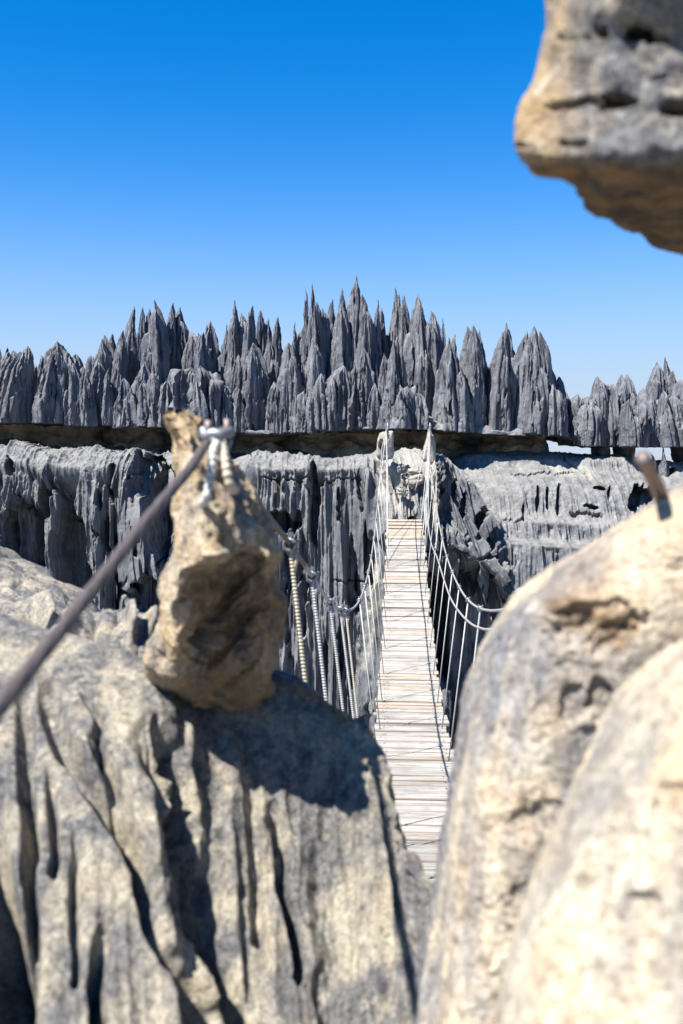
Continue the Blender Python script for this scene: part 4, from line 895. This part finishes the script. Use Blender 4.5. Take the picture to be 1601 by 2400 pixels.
def tan_r(Q, N):
    px, py = proj(Q)
    px = px + 18 * fbm(px * .02, py * .02, 0 * px, 3); py = py + 18 * fbm(px * .02 + 9, py * .02, 0 * px, 3)
    q, _ = seg_dist(px, py, [(1320, 1435), (1390, 1450), (1460, 1480)]); return .8 * smooth(62, 20, q) * smooth(-.25, .35, fbm(Q[..., 0] * 50, Q[..., 1] * 50, Q[..., 2] * 50, 3))
o = silhouette_rock('boulder', S, T, [(.01, .07, -.02), (.0, .18, -.08), (.0, .25, -.5), (0.05, .25, -1.6)], (.03, .1, .22, .42, .68, 1.0), (-.05, -.085, -.10, -.09, -.05, 0), M_right2,
    near_disp(17, [], pits, fine=.003, lump=.02, lf=5), 400, 520, attr={'tan': tan_r, 'ochre': och_r})
tag(o, 'big rounded cream boulder with a pitted brown hollow right of the footbridge', 'boulder')

# nearest lobe at lower right
S = [(2500, 1300, .78), (2000, 1330, .78), (1750, 1400, .78), (1640, 1460, .78), (1560, 1520, .79), (1490, 1585, .8), (1430, 1665, .8), (1385, 1750, .8), (1345, 1840, .8), (1308, 1935, .8), (1272, 2030, .8), (1240, 2130, .79), (1215, 2230, .78), (1190, 2330, .77), (1165, 2450, .76), (1130, 2700, .75)]
T = [(2900, 1700, .62), (2600, 1850, .62), (2450, 1950, .62), (2350, 2050, .62), (2280, 2130, .62), (2210, 2210, .62), (2140, 2290, .62), (2080, 2370, .62), (2020, 2450, .62), (1960, 2520, .62), (1900, 2590, .62), (1840, 2660, .62), (1790, 2730, .62), (1740, 2800, .62), (1700, 2860, .62), (1650, 2950, .62)]
o = silhouette_rock('boulder', S, T, [(.015, .05, -.01), (.03, .12, -.06), (.05, .2, -.4), (.05, .2, -1.3)], (.03, .1, .22, .42, .68, 1.0), (-.035, -.065, -.085, -.09, -.07, 0), M_right,
    near_disp(27, [([(1500, 1700), (1440, 1900), (1380, 2100), (1330, 2300)], 40, .006)], [(1560, 1900, 60, 80, .008), (1500, 2150, 50, 70, .008)], fine=.002, lump=.016, lf=5), 300, 400)
tag(o, 'nearest blurred pale lobe of rock in the lower right corner', 'boulder')

# rocks behind the left boulder
S = [(-500, 1180, 3.6), (-250, 1230, 3.6), (-80, 1272, 3.6), (0, 1306, 3.6), (50, 1342, 3.6), (90, 1372, 3.6), (130, 1398, 3.6), (175, 1428, 3.6), (230, 1470, 3.6), (300, 1540, 3.6)]
T = [(-500, 1750, 2.9), (-250, 1750, 2.9), (-80, 1750, 2.9), (0, 1750, 2.9), (60, 1750, 2.9), (110, 1750, 2.9), (160, 1750, 2.9), (220, 1750, 2.9), (300, 1750, 2.95), (400, 1760, 3.0)]
o = silhouette_rock('boulder', S, T, [(.05, .25, -.1), (.1, .5, -.5), (.1, .6, -1.5), (.1, .6, -3)], (.06, .16, .35, .6, 1.0), (-.14, -.22, -.26, -.2, 0), M_left,
    near_disp(37, [([(60, 1400), (90, 1440), (110, 1480)], 14, .05)], [], fine=.003, lump=.06, lf=2.5, rill=.05, rf=2.5, ridge=.02, rl=5.), 200, 260)
tag(o, 'farthest grey boulder at the left edge, sloping down behind the rusty cable', 'boulder')
S = [(60, 1560, 2.6), (120, 1500, 2.6), (165, 1455, 2.6), (210, 1432, 2.6), (270, 1424, 2.6), (320, 1430, 2.6), (370, 1450, 2.6), (420, 1490, 2.6), (470, 1560, 2.6)]
T = [(100, 1750, 2.3), (140, 1750, 2.3), (180, 1750, 2.3), (215, 1750, 2.3), (265, 1750, 2.3), (310, 1750, 2.3), (350, 1750, 2.3), (390, 1750, 2.3), (430, 1750, 2.3)]
o = silhouette_rock('boulder', S, T, [(0, .16, -.05), (.0, .35, -.3), (.0, .45, -1.0), (.0, .45, -2)], (.08, .2, .4, .65, 1.0), (-.12, -.17, -.18, -.12, 0), M_left,
    near_disp(47, [([(300, 1440), (305, 1500)], 9, .03), ([(340, 1450), (345, 1500)], 9, .03), ([(190, 1470), (185, 1510)], 9, .03)], [], fine=.003, lump=.03, lf=3, rill=.03, rf=6), 180, 240)
tag(o, 'small domed grey boulder just left of the foot of the tall leaning near rock', 'boulder')

# tall leaning horn the cable is clamped to (closed loft of rings)
def ring(y, L, RG, FR, R, df, db, pit=0, yl=0):
    """L left px, RG ridge px, R right px; df front depth, db back depth"""
    m = (RG + R) / 2; b = (L + R) / 2
    return [at(L, y + yl, (df + db) / 2 - .01), at((L + RG) / 2, y, df + .03), at(RG, y, df), at(m - (R - RG) * .15, y, df + .03 + pit * 1.2), at(m + (R - RG) * .2, y, df + .05 + pit), at(R - (R - RG) * .06, y, df + .09), at(R, y, (df + db) / 2 + .04), at(b + (R - L) * .2, y, db), at(b - (R - L) * .25, y, db)]
H_ = [ring(968, 398, 415, 0, 436, 1.56, 1.60), ring(976, 382, 415, 0, 450, 1.54, 1.63), ring(1000, 380, 425, 0, 478, 1.53, 1.65), ring(1035, 393, 440, 0, 500, 1.52, 1.68), ring(1070, 400, 450, 0, 530, 1.50, 1.70), ring(1120, 402, 455, 0, 564, 1.48, 1.72),
      ring(1170, 400, 455, 0, 592, 1.46, 1.74), ring(1230, 406, 465, 0, 622, 1.43, 1.75), ring(1275, 400, 478, 0, 636, 1.41, 1.76, .02), ring(1305, 396, 505, 0, 642, 1.39, 1.76, .07), ring(1345, 386, 436, 0, 640, 1.45, 1.76, .09), ring(1410, 378, 428, 0, 652, 1.47, 1.76, .09), ring(1470, 366, 424, 0, 656, 1.49, 1.75, .07),
      ring(1530, 354, 420, 0, 644, 1.51, 1.74, .05), ring(1580, 352, 430, 0, 624, 1.54, 1.74, .03), ring(1625, 425, 480, 0, 622, 1.61, 1.72), ring(1652, 490, 520, 0, 612, 1.64, 1.71), ring(1664, 530, 550, 0, 590, 1.66, 1.69)]
ctrl = np.array(H_).transpose(1, 0, 2)
P = patch(ctrl, 260, 380, closed_v=True)
hp = [(575, 1325, 34, 14, .016), (470, 1440, 26, 60, .010), (560, 1470, 60, 30, .010), (470, 1530, 30, 24, .014), (585, 1560, 36, 40, .012), (612, 1215, 12, 18, .006), (520, 1100, 26, 20, -.008), (500, 1200, 30, 16, -.006), (570, 1185, 14, 10, -.008), (560, 1500, 26, 26, .01)]
def horn_shade(Q, N):  # brown shade of the horn's lower front put into its colour
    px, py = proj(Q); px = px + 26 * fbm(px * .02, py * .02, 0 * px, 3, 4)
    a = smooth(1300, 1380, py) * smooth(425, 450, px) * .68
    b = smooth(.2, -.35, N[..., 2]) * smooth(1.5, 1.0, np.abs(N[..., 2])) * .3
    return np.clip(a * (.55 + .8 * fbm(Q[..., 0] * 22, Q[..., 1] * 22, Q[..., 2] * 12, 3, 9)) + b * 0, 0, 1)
horn = build_patch('rock_horn', P, M_horn, near_disp(57, [([(400, 1370), (415, 1420)], 8, .004), ([(640, 1380), (655, 1430), (640, 1500)], 14, -.006), ([(610, 1330), (530, 1390), (460, 1500)], 15, .010), ([(630, 1420), (560, 1450), (500, 1560)], 13, .010), ([(590, 1390), (520, 1440), (470, 1540)], 10, -.010), ([(600, 1500), (580, 1580), (540, 1620)], 12, .008)], hp, fine=.005, lump=.016, lf=9, ridge=.020, rl=11.), closed_v=True, sheet=False, attr={'tan': horn_shade, 'ochre': lambda Q, N: np.maximum(smooth(1080, 1000, proj(Q)[1]) * .8, .75 * smooth(1560, 1630, proj(Q)[1]))})
tag(horn, 'tall leaning horn of cream and brown rock with the steel cable clamped across its top', 'rock')

# overhanging rock at top right (closed loft along x)
RN = [
 [(1300, -260, 1.0), (1262, 90, 1.0), (1217, 255, 1.0), (1203, 345, 1.0), (1222, 390, 1.02), (1246, 410, 1.05), (1256, 300, 1.1), (1290, 60, 1.14), (1312, -260, 1.1)],
 [(1370, -260, .95), (1300, 90, .95), (1255, 258, .95), (1238, 362, .95), (1255, 402, .99), (1285, 424, 1.05), (1300, 300, 1.18), (1340, 60, 1.2), (1380, -260, 1.2)],
 [(1440, -260, .92), (1385, 90, .92), (1360, 262, .92), (1350, 374, .91), (1350, 402, .98), (1368, 426, 1.06), (1360, 300, 1.3), (1400, 60, 1.3), (1450, -260, 1.3)],
 [(1490, -260, .905), (1425, 90, .905), (1400, 262, .905), (1395, 376, .89), (1378, 436, 1.0), (1381, 488, 1.18), (1410, 300, 1.45), (1450, 60, 1.38), (1500, -260, 1.38)],
 [(1530, -260, .90), (1480, 90, .90), (1460, 262, .90), (1450, 376, .885), (1430, 450, 1.0), (1425, 512, 1.22), (1440, 300, 1.5), (1480, 60, 1.4), (1530, -260, 1.4)],
 [(1610, -260, .89), (1560, 90, .89), (1540, 262, .89), (1525, 372, .875), (1500, 470, 1.03), (1500, 560, 1.3), (1560, 300, 1.6), (1590, 60, 1.5), (1630, -260, 1.5)],
 [(1760, -260, .88), (1700, 90, .88), (1680, 262, .88), (1670, 378, .87), (1620, 500, 1.06), (1610, 598, 1.38), (1700, 300, 1.7), (1730, 60, 1.6), (1780, -260, 1.6)],
 [(2000, -260, .88), (1950, 90, .88), (1930, 262, .88), (1920, 420, .87), (1850, 520, 1.06), (1830, 610, 1.4), (1950, 300, 1.8), (1980, 60, 1.7), (2020, -260, 1.7)],
 [(2400, -260, .88), (2350, 90, .88), (2330, 350, .88), (2320, 800, .87), (2300, 1100, 1.0), (2280, 1100, 1.4), (2350, 600, 1.9), (2380, 60, 1.8), (2420, -260, 1.8)],
 [(2900, -260, .9), (2900, 200, .88), (2900, 700, .88), (2900, 1300, .87), (2900, 1500, 1.0), (2900, 1500, 1.4), (2900, 900, 1.9), (2900, 200, 1.8), (2900, -260, 1.8)]]
RN = [[(p[0] + (14 if i < 2 else 6 if i < 4 else 0), p[1] - (16 if 3 < j < 6 else 0), p[2]) for j, p in enumerate(r)] for i, r in enumerate(RN)]
ctrl = np.array([[at(*p) for p in r] for r in RN]).transpose(1, 0, 2)
P = patch(ctrl, 260, 460, closed_v=True)
def underside_shade(Q, N):  # brown underside with its shade put into the colour
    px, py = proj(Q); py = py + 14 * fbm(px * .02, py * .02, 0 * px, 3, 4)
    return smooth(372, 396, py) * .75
pt = [(1440, 246, 56, 22, .09), (1370, 238, 66, 12, .05), (1310, 240, 40, 9, .03), (1596, 262, 48, 20, .08), (1492, 85, 30, 16, .07), (1532, 96, 28, 12, .05), (1418, 80, 18, 9, .04), (1335, 85, 30, 6, .006), (1330, 335, 18, 6, .01), (1232, 343, 10, 5, .01), (1360, 335, 26, 7, .008), (1540, 190, 20, 6, .008), (1385, 90, 28, 5, .006)]
o = build_patch('overhanging_rock', P, M_top, near_disp(67, [], pt, fine=.0035, lump=.010, lf=7, ridge=.012, rl=12.), closed_v=True, sheet=False, attr={'tan': underside_shade, 'ochre': lambda Q, N: .9 * smooth(1380, 1240, proj(Q)[0] + 60 * fbm(Q[..., 0] * 12, Q[..., 1] * 12, Q[..., 2] * 12, 3))})
tag(o, 'blurred overhanging rock with dark slots and brown underside in the top right corner', 'rock')

# ------------------------------------------------------------------ clamp, slings and rod on the near rocks
clip = empty('wire_rope_clip', tuple(at(512, 1030, 1.50)))
tag(clip, 'silver wire rope clip with two bolts on top of the tall leaning near rock', 'cable clamp')
a = at(492, 1052, 1.50)
def pt3(px, py, d): return at(px, py, d)
mb = MB(); mb.tube([pt3(489, 1030, 1.50), pt3(489, 985, 1.50)], .0058, 10); mb.build('bolt', M_rod, clip, True)
mb = MB(); mb.tube([pt3(533, 1030, 1.52), pt3(533, 982, 1.52)], .0058, 10); mb.build('bolt', M_rod, clip, True)
for x in (489, 533):
    mb = MB(); mb.tube([pt3(x, 1013, 1.505), pt3(x, 1001, 1.505)], .0125, 6); mb.build('nut', M_steel, clip)
mb = MB(); mb.tube(crom(np.array([pt3(477, 1008, 1.50), pt3(484, 1022, 1.49), pt3(500, 1016, 1.485), pt3(520, 1018, 1.485), pt3(541, 1012, 1.50)]), 24), .0085, 10); mb.build('saddle', M_steel, clip, True)
mb = MB(); mb.tube(crom(np.array([pt3(486, 1020, 1.495), pt3(500, 1030, 1.485), pt3(520, 1045, 1.485), pt3(522, 1062, 1.50), pt3(535, 1030, 1.52)]), 24), .0075, 10); mb.build('u_bolt', M_steel, clip, True)
def sling(pts, r, label, mat):
    Q = crom(np.array([at(*p) for p in pts]), 260); L = np.concatenate([[0], np.cumsum(np.linalg.norm(np.diff(Q, axis=0), axis=1))])
    mb = MB(); mb.tube(Q, r * (1 + .14 * np.cos(L / .011 * 2 * np.pi)), 12); o = mb.build('rope_sling', mat, None, True)
    tag(o, label, 'rope')
sling([(508, 1040, 1.47), (500, 1060, 1.455), (496, 1100, 1.44), (490, 1140, 1.435), (483, 1168, 1.43), (474, 1180, 1.45)], .0068, 'white ribbed rope hanging from the left side of the clip over the leaning rock', M_rope)
sling([(522, 1046, 1.48), (527, 1075, 1.46), (532, 1105, 1.45), (538, 1132, 1.45), (552, 1150, 1.47)], .0068, 'cream ribbed rope hanging from the right side of the clip over the leaning rock', M_ropey)
mb = MB(); mb.tube(crom(np.array([at(1506, 1072, .98), at(1526, 1112, 1.01), at(1548, 1160, 1.05), at(1562, 1195, 1.09)]), 20), .0078, 14)
o = mb.build('iron_rod', M_rod, None, True); tag(o, 'short rusty iron rod sticking out of the cream boulder at the right edge', 'rod')
